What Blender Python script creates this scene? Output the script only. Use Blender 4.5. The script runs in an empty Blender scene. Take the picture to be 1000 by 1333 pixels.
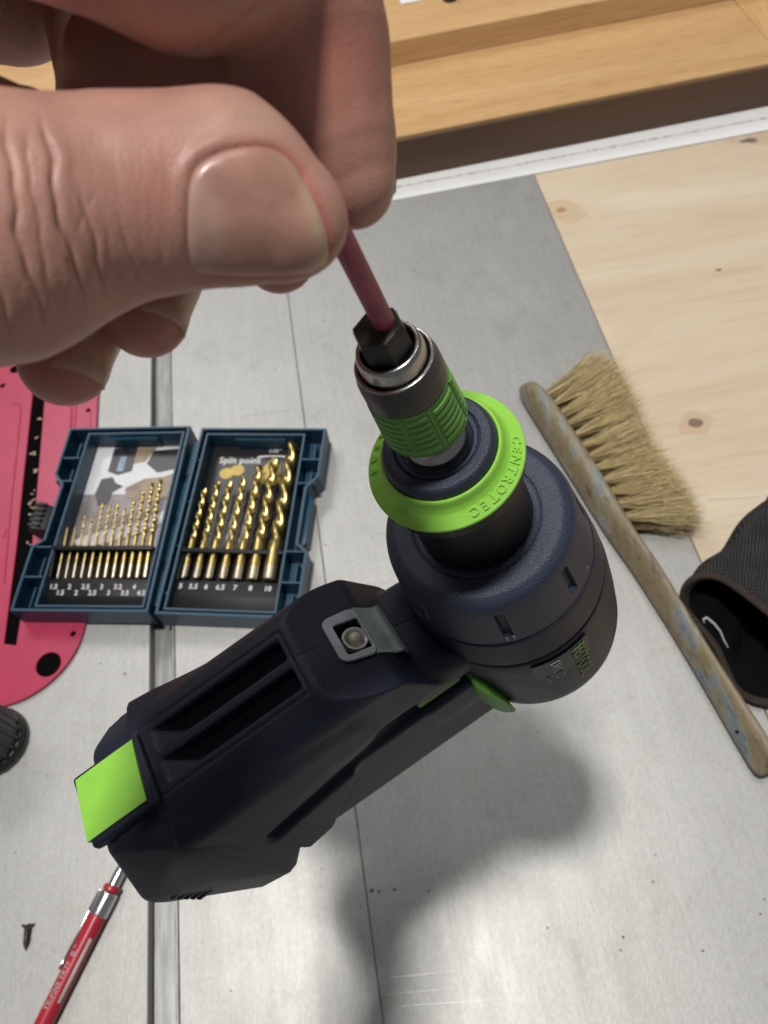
import bpy, bmesh, math, random
import numpy as np
from mathutils import Vector, Matrix
random.seed(7); RNG = np.random.default_rng(7)
scene = bpy.context.scene
COL = scene.collection
R_ = math.radians

# ------------------------------------------------------------------ camera
CAM_H = 0.54
RX = Vector((0.982929, 0.183987, 0.0))
FWD = np.array([[0.982929, 0.183987, 0.0], [-0.156069, 0.833781, -0.529578], [-0.097435, 0.520537, 0.848261]])  # view -> world
FOC = 1001.0
cam_data = bpy.data.cameras.new("camera"); cam = bpy.data.objects.new("camera", cam_data); COL.objects.link(cam)
m = Matrix([list(r) for r in FWD]).to_4x4(); m.translation = (0, 0, CAM_H)
cam.matrix_world = m
cam_data.sensor_fit = 'HORIZONTAL'; cam_data.sensor_width = 36.0; cam_data.lens = 36.0 * FOC / 1000.0
cam_data.clip_start = 0.005; cam_data.clip_end = 60.0
cam_data.dof.use_dof = True; cam_data.dof.focus_distance = 0.205; cam_data.dof.aperture_fstop = 34.0
scene.camera = cam

# ------------------------------------------------------------------ world, lamps, exposure
world = bpy.data.worlds.new("World"); scene.world = world; world.use_nodes = True
bg = world.node_tree.nodes["Background"]
bg.inputs[0].default_value = (0.86, 0.93, 1.0, 1); bg.inputs[1].default_value = 0.15

def area(name, loc, target, sx, sy, power, col):
    d = bpy.data.lights.new(name, 'AREA'); d.shape = 'RECTANGLE'; d.size = sx; d.size_y = sy; d.energy = power; d.color = col
    o = bpy.data.objects.new(name, d); COL.objects.link(o); o.location = loc
    o.rotation_euler = (Vector(target) - Vector(loc)).to_track_quat('-Z', 'Y').to_euler()
    return o
area("ceiling_lamp", (-0.30, 0.23, 3.2), (0, 0.1, 0), 0.21, 0.30, 76, (1.0, 0.97, 0.93))
area("ceiling_lamp", (0.92, 1.05, 3.2), (0, 0.1, 0), 0.22, 0.7, 9, (1.0, 0.97, 0.93))
area("ceiling_panel", (-0.8, 2.2, 2.3), (0, 0.3, 0), 1.4, 0.5, 23, (1.0, 0.98, 0.96))
scene.view_settings.view_transform = 'Standard'; scene.view_settings.look = 'None'
scene.view_settings.exposure = 0.0; scene.view_settings.gamma = 1.0
scene.render.engine = 'CYCLES'
try:
    scene.cycles.use_denoising = True; scene.cycles.denoiser = 'OPENIMAGEDENOISE'
    scene.cycles.max_bounces = 8; scene.cycles.sample_clamp_indirect = 4.0
except Exception: pass

# ------------------------------------------------------------------ helpers
def at(u, v, z=0.0):
    """point where the photograph's pixel (u, v) meets the level z above the table top"""
    d = FWD @ np.array([(u - 500) / FOC, -(v - 666.5) / FOC, -1.0])
    k = (z - CAM_H) / d[2]
    return Vector((d[0] * k, d[1] * k, z))
def tagged(o, label=None, cat=None, group=None, kind=None):
    for k, v in (('label', label), ('category', cat), ('group', group), ('kind', kind)):
        if v: o[k] = v
    return o
def empty(name, loc=(0, 0, 0), rot=None, **kw):
    o = bpy.data.objects.new(name, None); COL.objects.link(o); o.location = loc; o.empty_display_size = .02
    if rot is not None: o.rotation_euler = rot
    return tagged(o, **kw)
def sharp(me, ang=35):
    me.polygons.foreach_set('use_smooth', [True] * len(me.polygons))
    try: me.set_sharp_from_angle(angle=R_(ang))
    except Exception: pass
def link(name, me, mat=None, parent=None, ang=35, **kw):
    if mat is not None and not me.materials: me.materials.append(mat)
    sharp(me, ang)
    o = bpy.data.objects.new(name, me); COL.objects.link(o)
    if parent is not None: o.parent = parent
    return tagged(o, **kw)
def obj(name, bm, mat=None, parent=None, ang=35, **kw):
    bmesh.ops.recalc_face_normals(bm, faces=bm.faces)
    me = bpy.data.meshes.new(name); bm.to_mesh(me); bm.free()
    return link(name, me, mat, parent, ang, **kw)
def pydata(name, V, F, mat=None, parent=None, ang=35, **kw):
    me = bpy.data.meshes.new(name); me.from_pydata([tuple(v) for v in V], [], [tuple(f) for f in F]); me.update()
    return link(name, me, mat, parent, ang, **kw)
def npmesh(name, V, Q):
    me = bpy.data.meshes.new(name); n = Q.shape[1]
    me.vertices.add(len(V)); me.vertices.foreach_set('co', np.ascontiguousarray(V, dtype=np.float32).ravel())
    me.loops.add(Q.size); me.loops.foreach_set('vertex_index', np.ascontiguousarray(Q, dtype=np.int32).ravel())
    me.polygons.add(len(Q)); me.polygons.foreach_set('loop_start', np.arange(0, Q.size, n, dtype=np.int32))
    me.update(calc_edges=True); me.validate()
    return me
def prism(bm, poly, z0, z1, axes=None, bevel=0, seg=2):
    """extrude a 2-D outline; axes = (X, Y, Z) vectors"""
    X, Y, Z = axes or (Vector((1, 0, 0)), Vector((0, 1, 0)), Vector((0, 0, 1)))
    a = [bm.verts.new(X * p[0] + Y * p[1] + Z * z0) for p in poly]
    b = [bm.verts.new(X * p[0] + Y * p[1] + Z * z1) for p in poly]
    n = len(poly); fs = [bm.faces.new(a[::-1]), bm.faces.new(b)]
    for i in range(n): fs.append(bm.faces.new((a[i], a[(i + 1) % n], b[(i + 1) % n], b[i])))
    if bevel:
        es = list({e for f in fs for e in f.edges})
        bmesh.ops.bevel(bm, geom=es, offset=bevel, segments=seg, affect='EDGES', profile=.5, clamp_overlap=True)
def box(bm, lo, hi, bevel=0, seg=2):
    prism(bm, [(lo[0], lo[1]), (hi[0], lo[1]), (hi[0], hi[1]), (lo[0], hi[1])], lo[2], hi[2], None, bevel, seg)
def boxobj(name, lo, hi, mat, parent=None, bevel=0, seg=2, **kw):
    bm = bmesh.new(); box(bm, lo, hi, bevel, seg); return obj(name, bm, mat, parent, **kw)
def hull(bm, pts, bevel=0, seg=3):
    vs = [bm.verts.new(p) for p in pts]
    r = bmesh.ops.convex_hull(bm, input=vs)
    junk = list({g for g in list(r['geom_interior']) + list(r['geom_unused']) if isinstance(g, bmesh.types.BMVert)})
    if junk: bmesh.ops.delete(bm, geom=junk, context='VERTS')
    bmesh.ops.dissolve_limit(bm, angle_limit=R_(2), verts=bm.verts, edges=bm.edges)
    if bevel: bmesh.ops.bevel(bm, geom=list(bm.edges), offset=bevel, segments=seg, affect='EDGES', profile=.5, clamp_overlap=True)
def chamfer(prof, c):
    """soften the corners of an open profile"""
    out = [prof[0]]
    for i in range(1, len(prof) - 1):
        p0, p, p1 = (Vector(q) for q in (prof[i - 1], prof[i], prof[i + 1]))
        d0, d1 = (p0 - p), (p1 - p)
        k0, k1 = min(c, d0.length * .45), min(c, d1.length * .45)
        a, b = p + d0.normalized() * k0, p + d1.normalized() * k1
        for t in (0, .25, .5, .75, 1): out.append(tuple(a * (1 - t) ** 2 + p * 2 * t * (1 - t) + b * t * t))
    out.append(prof[-1]); return out
def lathe(prof, n=72, mm=1.0, disp=None):
    """surface of revolution about z, profile = [(r, z)...]"""
    P = np.array(prof, float); th = np.linspace(0, 2 * np.pi, n, endpoint=False)
    r = np.repeat(P[:, 0][:, None], n, 1); z = np.repeat(P[:, 1][:, None], n, 1)
    if disp is not None: r = r + disp(th[None, :], z)
    V = np.stack([r * np.cos(th), r * np.sin(th), z], -1).reshape(-1, 3) * mm
    i, j = np.meshgrid(np.arange(len(P) - 1), np.arange(n), indexing='ij')
    j2 = (j + 1) % n
    Q = np.stack([i * n + j, i * n + j2, (i + 1) * n + j2, (i + 1) * n + j], -1).reshape(-1, 4)
    return V, Q
def lobj(name, prof, mat, parent, n=72, mm=1.0, disp=None, ang=35, flip=False, **kw):
    V, Q = lathe(prof, n, mm, disp)
    me = npmesh(name, V, Q)
    bm = bmesh.new(); bm.from_mesh(me); bmesh.ops.remove_doubles(bm, verts=bm.verts, dist=1e-7)
    bmesh.ops.recalc_face_normals(bm, faces=bm.faces)
    bm.to_mesh(me); bm.free()
    return link(name, me, mat, parent, ang, **kw)
def tube(bm, pts, radii, n=10, cap=True):
    pts = [Vector(p) for p in pts]; rings = []
    up = Vector((0, 0, 1))
    for i, p in enumerate(pts):
        d = (pts[min(i + 1, len(pts) - 1)] - pts[max(i - 1, 0)]).normalized()
        a = d.cross(up)
        if a.length < 1e-3: a = d.cross(Vector((1, 0, 0)))
        a.normalize(); b = a.cross(d)
        r = radii[i] if hasattr(radii, '__len__') else radii
        rings.append([bm.verts.new(p + (a * math.cos(t) + b * math.sin(t)) * r) for t in [2 * math.pi * k / n for k in range(n)]])
    for i in range(len(rings) - 1):
        for k in range(n): bm.faces.new((rings[i][k], rings[i][(k + 1) % n], rings[i + 1][(k + 1) % n], rings[i + 1][k]))
    if cap: bm.faces.new(rings[0][::-1]); bm.faces.new(rings[-1])
def text_mesh(txt, size, extrude=0.0, align='CENTER', bold=0.0):
    cu = bpy.data.curves.new("t", 'FONT'); cu.body = txt; cu.size = size; cu.extrude = extrude; cu.align_x = align; cu.align_y = 'CENTER'
    cu.offset = bold; cu.resolution_u = 2
    o = bpy.data.objects.new("t", cu); COL.objects.link(o)
    me = bpy.data.meshes.new_from_object(o.evaluated_get(bpy.context.evaluated_depsgraph_get()))
    bpy.data.objects.remove(o); bpy.data.curves.remove(cu)
    V = np.array([v.co[:] for v in me.vertices]).reshape(-1, 3); F = [tuple(p.vertices) for p in me.polygons]
    bpy.data.meshes.remove(me)
    return V, F

# signed-distance meshing (surface nets) ------------------------------------------------
def smin(a, b, k):
    h = np.maximum(k - np.abs(a - b), 0) / k
    return np.minimum(a, b) - h * h * k * .25
def smax(a, b, k): return -smin(-a, -b, k)
def cone(P, a, b, ra, rb, flat=None, k=1.0):
    """tapered capsule; flattened k times along the vector flat"""
    a = np.asarray(a, float); b = np.asarray(b, float); ab = b - a
    q = P - a; t = np.clip((q @ ab) / (ab @ ab), 0, 1)
    d = q - t[..., None] * ab
    if flat is not None:
        f = np.asarray(flat, float); f = f / np.linalg.norm(f)
        d = d + ((d @ f) * (k - 1))[..., None] * f
    return np.sqrt((d * d).sum(-1)) - (ra + (rb - ra) * t)
def rbox(P, c, hs, r):
    q = np.abs(P - np.asarray(c, float)) - (np.asarray(hs, float) - r)
    return np.sqrt((np.maximum(q, 0) ** 2).sum(-1)) + np.minimum(q.max(-1), 0) - r
def sdf_mesh(name, fn, lo, hi, h, slack=1.6, newton=2):
    lo = np.asarray(lo, float); hi = np.asarray(hi, float); B = 8
    nb = np.ceil((hi - lo) / (h * B)).astype(int); n = nb * B + 1
    F = np.empty(tuple(n), np.float32)
    bi = np.stack(np.meshgrid(*[np.arange(k) for k in nb], indexing='ij'), -1).reshape(-1, 3)
    dc = fn(lo + (bi + .5) * B * h)
    for b, d in zip(bi, dc): F[b[0]*B:b[0]*B+B+1, b[1]*B:b[1]*B+B+1, b[2]*B:b[2]*B+B+1] = d
    keep = bi[np.abs(dc) < B * h * .87 * slack]
    g = np.stack(np.meshgrid(*[np.arange(B + 1)] * 3, indexing='ij'), -1).reshape(-1, 3)
    for s in range(0, len(keep), 400):
        kb = keep[s:s + 400]
        I = kb[:, None, :] * B + g[None]
        F[I[..., 0], I[..., 1], I[..., 2]] = fn(lo + I * h)
    S = F < 0
    cnt = np.zeros(tuple(n - 1), np.int8)
    offs = [(i, j, k) for i in (0, 1) for j in (0, 1) for k in (0, 1)]
    for o in offs: cnt += S[o[0]:n[0]-1+o[0], o[1]:n[1]-1+o[1], o[2]:n[2]-1+o[2]]
    cells = np.argwhere((cnt > 0) & (cnt < 8))
    idx = np.full(tuple(n - 1), -1, np.int32); idx[cells[:, 0], cells[:, 1], cells[:, 2]] = np.arange(len(cells))
    vals = {o: F[cells[:, 0]+o[0], cells[:, 1]+o[1], cells[:, 2]+o[2]] for o in offs}
    acc = np.zeros((len(cells), 3)); num = np.zeros(len(cells))
    for o in offs:
        for ax in range(3):
            if o[ax]: continue
            p = list(o); p[ax] = 1; va, vb = vals[o], vals[tuple(p)]
            cr = (va < 0) != (vb < 0)
            t = np.where(cr, va / np.where(cr, va - vb, 1), 0)
            pt = np.repeat(np.array(o, float)[None], len(cells), 0); pt[:, ax] = t
            acc[cr] += pt[cr]; num[cr] += 1
    V = lo + (cells + acc / num[:, None]) * h
    quads = []
    for ax in range(3):
        b, c = (ax + 1) % 3, (ax + 2) % 3
        s0 = [slice(None)] * 3; s1 = [slice(None)] * 3; s0[ax] = slice(0, -1); s1[ax] = slice(1, None)
        A, Bq = S[tuple(s0)], S[tuple(s1)]
        e = np.argwhere(A != Bq)
        e = e[(e[:, b] > 0) & (e[:, c] > 0) & (e[:, b] < n[b] - 1) & (e[:, c] < n[c] - 1)]
        ins = A[e[:, 0], e[:, 1], e[:, 2]]
        q = []
        for db, dc_ in ((-1, -1), (0, -1), (0, 0), (-1, 0)):
            w = e.copy(); w[:, b] += db; w[:, c] += dc_
            q.append(idx[w[:, 0], w[:, 1], w[:, 2]])
        q = np.stack(q, -1); q[~ins] = q[~ins][:, ::-1]
        quads.append(q)
    Q = np.concatenate(quads); Q = Q[(Q >= 0).all(1)]
    for _ in range(newton):
        e = h * .4; d = fn(V)
        G = np.stack([(fn(V + np.eye(3)[i] * e) - fn(V - np.eye(3)[i] * e)) / (2 * e) for i in range(3)], -1)
        st = (d / np.maximum((G * G).sum(-1), .2))[:, None] * G
        V = V - np.clip(st, -h, h)
    return V, Q

# ------------------------------------------------------------------ materials
def mat(name, color, rough=.5, metal=0.0, bump=0.0, bscale=800, var=0.0, vscale=40, spec=.5, stretch=None, col2=None, detail=4, coat=0, rvar=0.0, sss=0):
    m = bpy.data.materials.new(name); m.use_nodes = True; nt = m.node_tree; N = nt.nodes; L = nt.links
    p = N['Principled BSDF']; p.inputs['Base Color'].default_value = (*color, 1); p.inputs['Roughness'].default_value = rough
    p.inputs['Metallic'].default_value = metal; p.inputs['Specular IOR Level'].default_value = spec
    if coat: p.inputs['Coat Weight'].default_value = coat
    tc = N.new('ShaderNodeTexCoord'); mp = N.new('ShaderNodeMapping'); L.new(tc.outputs['Object'], mp.inputs['Vector'])
    if stretch: mp.inputs['Scale'].default_value = stretch
    if var or col2:
        n = N.new('ShaderNodeTexNoise'); n.inputs['Scale'].default_value = vscale; n.inputs['Detail'].default_value = detail; n.inputs['Roughness'].default_value = .6
        L.new(mp.outputs[0], n.inputs['Vector'])
        r = N.new('ShaderNodeValToRGB'); r.color_ramp.elements[0].position = .32; r.color_ramp.elements[1].position = .68
        c2 = col2 or tuple(min(1, c * (1 + var)) for c in color); c1 = color if col2 else tuple(c * (1 - var) for c in color)
        r.color_ramp.elements[0].color = (*c1, 1); r.color_ramp.elements[1].color = (*c2, 1)
        L.new(n.outputs['Fac'], r.inputs[0]); L.new(r.outputs[0], p.inputs['Base Color'])
    if rvar:
        n = N.new('ShaderNodeTexNoise'); n.inputs['Scale'].default_value = vscale * 1.7; n.inputs['Detail'].default_value = 5
        L.new(mp.outputs[0], n.inputs['Vector'])
        mr = N.new('ShaderNodeMapRange'); mr.inputs['To Min'].default_value = max(0, rough - rvar); mr.inputs['To Max'].default_value = min(1, rough + rvar)
        L.new(n.outputs['Fac'], mr.inputs['Value']); L.new(mr.outputs[0], p.inputs['Roughness'])
    if bump:
        n = N.new('ShaderNodeTexNoise'); n.inputs['Scale'].default_value = bscale; n.inputs['Detail'].default_value = 2
        L.new(tc.outputs['Object'] if not stretch else mp.outputs[0], n.inputs['Vector'])
        b = N.new('ShaderNodeBump'); b.inputs['Strength'].default_value = bump; b.inputs['Distance'].default_value = .0004
        L.new(n.outputs['Fac'], b.inputs['Height']); L.new(b.outputs[0], p.inputs['Normal'])
    return m

def wood(name, light, dark, axis, scale=1.0, rough=.45, contrast=1.0, bump=.15, dist=.6, cross=16):
    """straight-grained timber: long fibres along the given axis and short dark pores"""
    m = bpy.data.materials.new(name); m.use_nodes = True; nt = m.node_tree; N = nt.nodes; L = nt.links
    p = N['Principled BSDF']; p.inputs['Roughness'].default_value = rough
    tc = N.new('ShaderNodeTexCoord'); mp = N.new('ShaderNodeMapping'); L.new(tc.outputs['Object'], mp.inputs['Vector'])
    mp.inputs['Scale'].default_value = tuple((1.2 if i == axis else cross) * scale for i in range(3))
    n1 = N.new('ShaderNodeTexNoise'); n1.inputs['Scale'].default_value = 2.2; n1.inputs['Detail'].default_value = 6; n1.inputs['Distortion'].default_value = dist
    mp2 = N.new('ShaderNodeMapping'); L.new(tc.outputs['Object'], mp2.inputs['Vector'])
    mp2.inputs['Scale'].default_value = tuple((40 if i == axis else 520) * scale for i in range(3))
    n2 = N.new('ShaderNodeTexNoise'); n2.inputs['Scale'].default_value = 1.0; n2.inputs['Detail'].default_value = 2
    L.new(mp.outputs[0], n1.inputs['Vector']); L.new(mp2.outputs[0], n2.inputs['Vector'])
    r1 = N.new('ShaderNodeValToRGB'); e = r1.color_ramp.elements; e[0].position = .3; e[1].position = .7; e[0].color = (*dark, 1); e[1].color = (*light, 1)
    L.new(n1.outputs['Fac'], r1.inputs[0])
    r2 = N.new('ShaderNodeValToRGB'); e = r2.color_ramp.elements; e[0].position = .3; e[1].position = .48; e[0].color = (.62, .55, .5, 1); e[1].color = (1, 1, 1, 1)
    L.new(n2.outputs['Fac'], r2.inputs[0])
    mx = N.new('ShaderNodeMixRGB'); mx.blend_type = 'MULTIPLY'; mx.inputs[0].default_value = .6 * contrast
    L.new(r1.outputs[0], mx.inputs[1]); L.new(r2.outputs[0], mx.inputs[2]); L.new(mx.outputs[0], p.inputs['Base Color'])
    b = N.new('ShaderNodeBump'); b.inputs['Strength'].default_value = bump; b.inputs['Distance'].default_value = .0005
    L.new(n2.outputs['Fac'], b.inputs['Height']); L.new(b.outputs[0], p.inputs['Normal'])
    return m

# ================================================================== materials of the tool
M = {}
M['navy'] = mat("navy_plastic", (.0125, .0150, .0290), .48, bump=.35, bscale=2600, spec=.28, rvar=.06, vscale=60)
M['navy_face'] = mat("navy_grained_plastic", (.022, .028, .053), .50, bump=.6, bscale=2300, spec=.45, rvar=.05, vscale=60)
M['black'] = mat("black_plastic", (.004, .004, .0045), .42, bump=.15, bscale=2000, spec=.25)
M['matt_black'] = mat("matt_black_steel", (.018, .017, .016), .48, bump=.2, bscale=2600, var=.3, vscale=200)
M['sleeve_grey'] = mat("blackened_steel", (.052, .050, .048), .42, .35, bump=.25, bscale=3000, var=.15, vscale=300)
M['steel'] = mat("worn_bright_steel", (.44, .43, .41), .24, 1.0, bump=.03, bscale=900, rvar=.1, vscale=300, stretch=(1, 1, .2))
M['green'] = mat("lime_green_plastic", (.27, .60, .065), .46, bump=.2, bscale=2600, var=.03, vscale=200)
M['green_rubber'] = mat("green_grip_plastic", (.12, .32, .05), .5, bump=.3, bscale=2600, var=.07, vscale=250)
M['white_print'] = mat("faded_white_print", (.34, .34, .33), .6, var=.35, vscale=1500)
M['green_print'] = mat("faded_green_print", (.14, .21, .07), .6, var=.35, vscale=1500)

# ================================================================== cordless drill hanging from its bit
K = 0.00092                      # drawn in its own millimetres
def v2w(p): return FWD @ np.array([p[0], p[1], -p[2]]) + np.array([0, 0, CAM_H])   # view (right, up, depth) -> world
A_ = np.array([-0.32169, 0.43547, 0.84076]); Hn = np.array([-0.81549, -0.57864, -0.01232]); S_ = np.array([0.48113, -0.68960, 0.54127])
O_ = np.array([0.01567494, 0.01397496, -0.19912258]) * .92
tm = Matrix([[*r] for r in (FWD @ np.stack([Hn, S_, A_], 1))]).to_4x4()
tm.translation = FWD @ O_ + np.array([0, 0, CAM_H])
drill = empty("cordless_drill", label="navy blue cordless drill with lime green collar hanging in the air from the bit", cat="drill")
drill.matrix_world = tm
def L(name, prof, m, parent=drill, **kw): return lobj(name, prof, m, parent, mm=K, **kw)

# chuck ------------------------------------------------------------
L("chuck_nose", chamfer([(5.85, 38), (5.85, 46.5), (6.1, 46.95), (7.0, 46.95), (7.35, 46.0), (7.75, 43.2), (7.6, 41), (7.3, 38)], .35), M['steel'], n=96)
cone_p = L("chuck_cone", chamfer([(7.9, 38), (7.9, 42.2), (8.15, 42.6), (9.0, 42.5), (9.62, 39.5), (9.75, 36), (9.7, 34.2), (8.4, 34.0)], .4), M['sleeve_grey'], n=96)
L("edge_ring", chamfer([(8.3, 42.4), (8.35, 42.72), (8.85, 42.68), (9.05, 42.35)], .1), M['steel'], parent=cone_p, n=96)
TH0 = R_(83)
def ribs(th, z):
    a = (np.degrees(th) - 51 + 720) % 90          # ridges at 0 and 38 degrees, then again every quarter turn
    narrow = a < 38
    mid = np.where(narrow, a, a - 38); wid = np.where(narrow, 38, 52)
    edge = np.minimum(mid, wid - mid)
    ridge = np.clip((1.7 - edge) / .7, 0, 1) * .38
    inside = np.clip((edge - 4.2) / 1.2, 0, 1)
    f = ((z - 19.9) % 2.12) / 2.12
    bar = np.clip((.36 - np.abs(f - .5)) / .09, 0, 1) * (z > 19.9) * (z < 32.6)
    return np.where((z > 19.2) & (z < 33.3), inside * bar * .40 + ridge, 0)
zs = np.arange(33.4, 19.0, -.16)
prof = [(8.2, 34.05), (9.45, 34.05), (9.72, 33.8)] + [(9.55 + (33.6 - z) / 15 * .78, z) for z in zs] + [(10.55, 18.9), (10.45, 18.45), (9.9, 18.2), (6.2, 18.2)]
L("chuck_sleeve", prof, M['green_rubber'], n=360, disp=ribs, ang=50)
L("chuck_neck", chamfer([(6.6, 24), (6.6, 12.5), (7.1, 11.2), (7.9, 10.4), (8.1, 9.7), (8.1, 8.0)], .5), M['steel'], n=72)
L("collar_disc", chamfer([(7.6, 8.0), (9.2, 8.0), (9.5, 8.5), (10.6, 8.55), (10.75, 7.9), (11.05, 7.9), (11.2, 8.6), (13.7, 8.65), (14.55, 7.8), (15.0, 6.0), (15.3, 3.2), (15.3, 1)], .5), M['navy_face'], n=120)
flange = L("collar_flange", chamfer([(15.05, 1.5), (15.05, 5.3), (15.55, 5.75), (16.1, 5.3), (16.7, 3.3), (17.6, 2.0), (20.4, .35), (21.0, .05), (21.0, -.75), (20.6, -1.0), (15, -1.3)], .55), M['green'], n=160)
def arc_text(txt, th_first, step, r, z, size, tilt, name, m, parent, ext=.36, bold=.07):
    VV, FF = [], []
    for i, ch in enumerate(txt):
        V, F = text_mesh(ch, size, ext, bold=bold)
        th = R_(th_first - step * i)
        up0 = Vector((math.cos(th), math.sin(th), 0)); right = Vector((math.sin(th), -math.cos(th), 0)); nz = Vector((0, 0, 1))
        up = up0 * math.cos(tilt) - nz * math.sin(tilt); nn = right.cross(up)
        c = up0 * r + nz * z
        o = len(VV)
        VV += [(c + right * p[0] + up * p[1] + nn * p[2]) * K for p in V]; FF += [tuple(o + k for k in f) for f in F]
    return pydata(name, VV, FF, m, parent)
arc_text("CENTROTEC", 152, 8.7, 18.75, 1.42, 3.3, R_(30.5), "lettering", M['green'], flange)
arc_text("FESTOOL", -27, 11, 18.75, 1.42, 3.3, R_(30.5), "lettering", M['green'], flange)
L("bearing_ring", chamfer([(14, -1.2), (19.3, -1.2), (19.9, -2.0), (19.9, -6.6), (19.2, -7.6), (17.2, -8.2), (16.9, -12), (17.3, -33), (17.3, -36)], .6), M['black'], n=120)

# torque ring -------------------------------------------------------
def notches(th, z):
    a = (np.degrees(th) - 67 + 22.5 + 720) % 45 - 22.5
    w = np.clip((2.7 - np.abs(a)) / .5, 0, 1) * np.clip((z + 55.5) / .8, 0, 1) * np.clip((-41.0 - z) / .8, 0, 1)
    return -w * 1.5
pr = chamfer([(16.9, -35.4), (18.9, -35.2), (19.1, -35.6), (19.5, -35.6), (19.7, -35.1), (25.6, -34.9), (28.6, -37.2), (29.6, -41), (31.0, -52), (31.8, -60.3), (31.4, -60.9), (26, -60.9)], 1.2)
pr2 = []
for (r0, z0), (r1, z1) in zip(pr[:-1], pr[1:]):
    k = max(1, int(abs(z1 - z0) / .4))
    pr2 += [(r0 + (r1 - r0) * i / k, z0 + (z1 - z0) * i / k) for i in range(k)]
torque = L("torque_ring", pr2 + [pr[-1]], M['navy_face'], n=360, disp=notches, ang=40)
def side_text(txt, th, t, r, size, name, m, parent, mode='ring', dx=0.0, bold=.03, ext=.06):
    """print wrapped on a cylinder: ring = reads round it, axis = reads along it towards the rear"""
    V, F = text_mesh(txt, size, ext, bold=bold); VV = []
    for p in V:
        if mode == 'ring': a = th + p[0] / r; z = t + p[1]
        else: a = th + p[1] / r; z = t - p[0]
        rr = r + p[2]
        VV.append(Vector((rr * math.cos(a), rr * math.sin(a), z)) * K)
    return pydata(name, VV, F, m, parent)
for n_, a_ in (("11", 67.5), ("I", 127.5), ("16", 7.5), ("6", 187.5), ("1", 247.5), ("21", 307.5)):
    side_text(n_, R_(a_), -57.6, 31.6, 4.2, "numeral", M['white_print'], torque, bold=.06)
L("gear_ring", chamfer([(27, -61.0), (31.9, -61.0), (32.3, -61.5), (34.1, -75.6), (33.8, -76.3), (30, -76.4)], .4), M['navy'], n=180)
head = L("motor_housing", chamfer([(30, -76.0), (32.6, -76.3), (33.1, -77.4), (34.2, -78.0), (34.9, -84), (35.4, -103), (35.3, -122), (34.2, -131), (24, -139), (10, -141), (0, -141.3)], 2.0), M['navy'], n=180)
# name plate on the side of the motor housing
def cyl_patch(name, th0, th1, t0, t1, r, m, parent, th_=.25, n=20):
    VV, FF = [], []
    for i in range(n + 1):
        a = th0 + (th1 - th0) * i / n
        for (rr, t) in ((r, t0), (r + th_, t0 - .3), (r + th_, t1 + .3), (r, t1)): VV.append(Vector((rr * math.cos(a), rr * math.sin(a), t)) * K)
    for i in range(n):
        for j in range(3): FF.append((i * 4 + j, i * 4 + j + 1, i * 4 + j + 5, i * 4 + j + 4))
    FF += [(0, 1, 2, 3), tuple(n * 4 + k for k in (3, 2, 1, 0))]
    bm = bmesh.new(); vs = [bm.verts.new(v) for v in VV]
    for f in FF: bm.faces.new([vs[k] for k in f])
    return obj(name, bm, m, parent)
plate = cyl_patch("name_plate", R_(70), R_(105), -80, -117, 35.0, M['black'], head)
rim = bmesh.new()
side_text("FESTOOL", R_(97), -98, 35.65, 7.6, "lettering", M['green_print'], plate, 'axis', bold=.10)
side_text("DRC 12", R_(82.5), -91, 35.55, 5.2, "lettering", M['white_print'], plate, 'axis', bold=.05)
side_text("Li-Ion", R_(76), -99, 35.6, 3.2, "lettering", M['white_print'], plate, 'axis')

# front column with lamp facet, bit slots, grip and foot ------------------
def body(P):
    h, s, t = P[..., 0], P[..., 1], P[..., 2]
    col = rbox(P, (90, 0, -64), (68, 22, 21), 11)
    col = smax(col, (h - 68) * -.52 + (t + 43) * .854, .9)
    col = smax(col, (h - 46.8) * -.93 + (t + 55.6) * .37, 1.2)
    # bit slots with a sloping floor at the foot end
    for a, b in ((-8.6, -1.5), (2.0, 9.2)):
        slot = rbox(P, (96.5, (a + b) / 2, -43), (24.5, (b - a) / 2, 6.2), 1.0)
        slot = np.maximum(slot, (h - 121) * .55 - (t + 43) * .83)
        col = smax(col, -slot, .8)
    q = np.maximum(np.abs(h - 98) - 27.5, np.abs(s - .3) - 11.6)
    col = col + .35 * np.exp(-(q / .45) ** 2) * (t > -46)
    neck = rbox(P, (18, 1, -93), (47, 19.5, 29), 15)
    neck = smax(neck, (h - 38) * -.56 + (t + 66.5) * .83, 5)
    neck = smax(neck, h - 50, 4)
    grip = rbox(P, (64, 0, -113), (62, 20.5, 34), 15)
    d = smin(col, neck, 2.5)
    groove = rbox(P, (70, 0, -90), (48, 40, 4), 3.5); groove = smax(groove, 15.5 + np.maximum(h - 45, 0) * .105 - np.abs(s), 2)
    d = smin(d, grip, 3)
    wid = 21.5 + np.clip(h - 74, 0, 45) * .12
    fl = np.maximum(np.abs(s) - wid, (h - 95) * -.768 + (t + 110) * -.64)
    fl = smax(fl, t + 60 - np.clip(h - 70, 0, 60) * .235, 7); fl = smax(fl, -(t + 128), 6)
    fl = smax(fl, 66 - h, 4)
    d = smin(d, fl, 5)
    d = smax(d, -groove, 3)
    lamp = rbox(P, (52.5, .7, -55), (3.9, 5.7, 7.5), .8)
    d = smax(d, -lamp, .4)
    d = d + .22 * np.exp(-(s / .35) ** 2) * (t > -76) * (h < 69)
    d = np.maximum(d, h - (127 + (t + 52) * .127))
    d = np.maximum(d, 4 - h)
    return d
V, Q = sdf_mesh("body", body, (2, -32, -140), (130, 32, -38), .5)
link("housing", npmesh("housing", V * K, Q), M['navy'], drill, 50)

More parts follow.
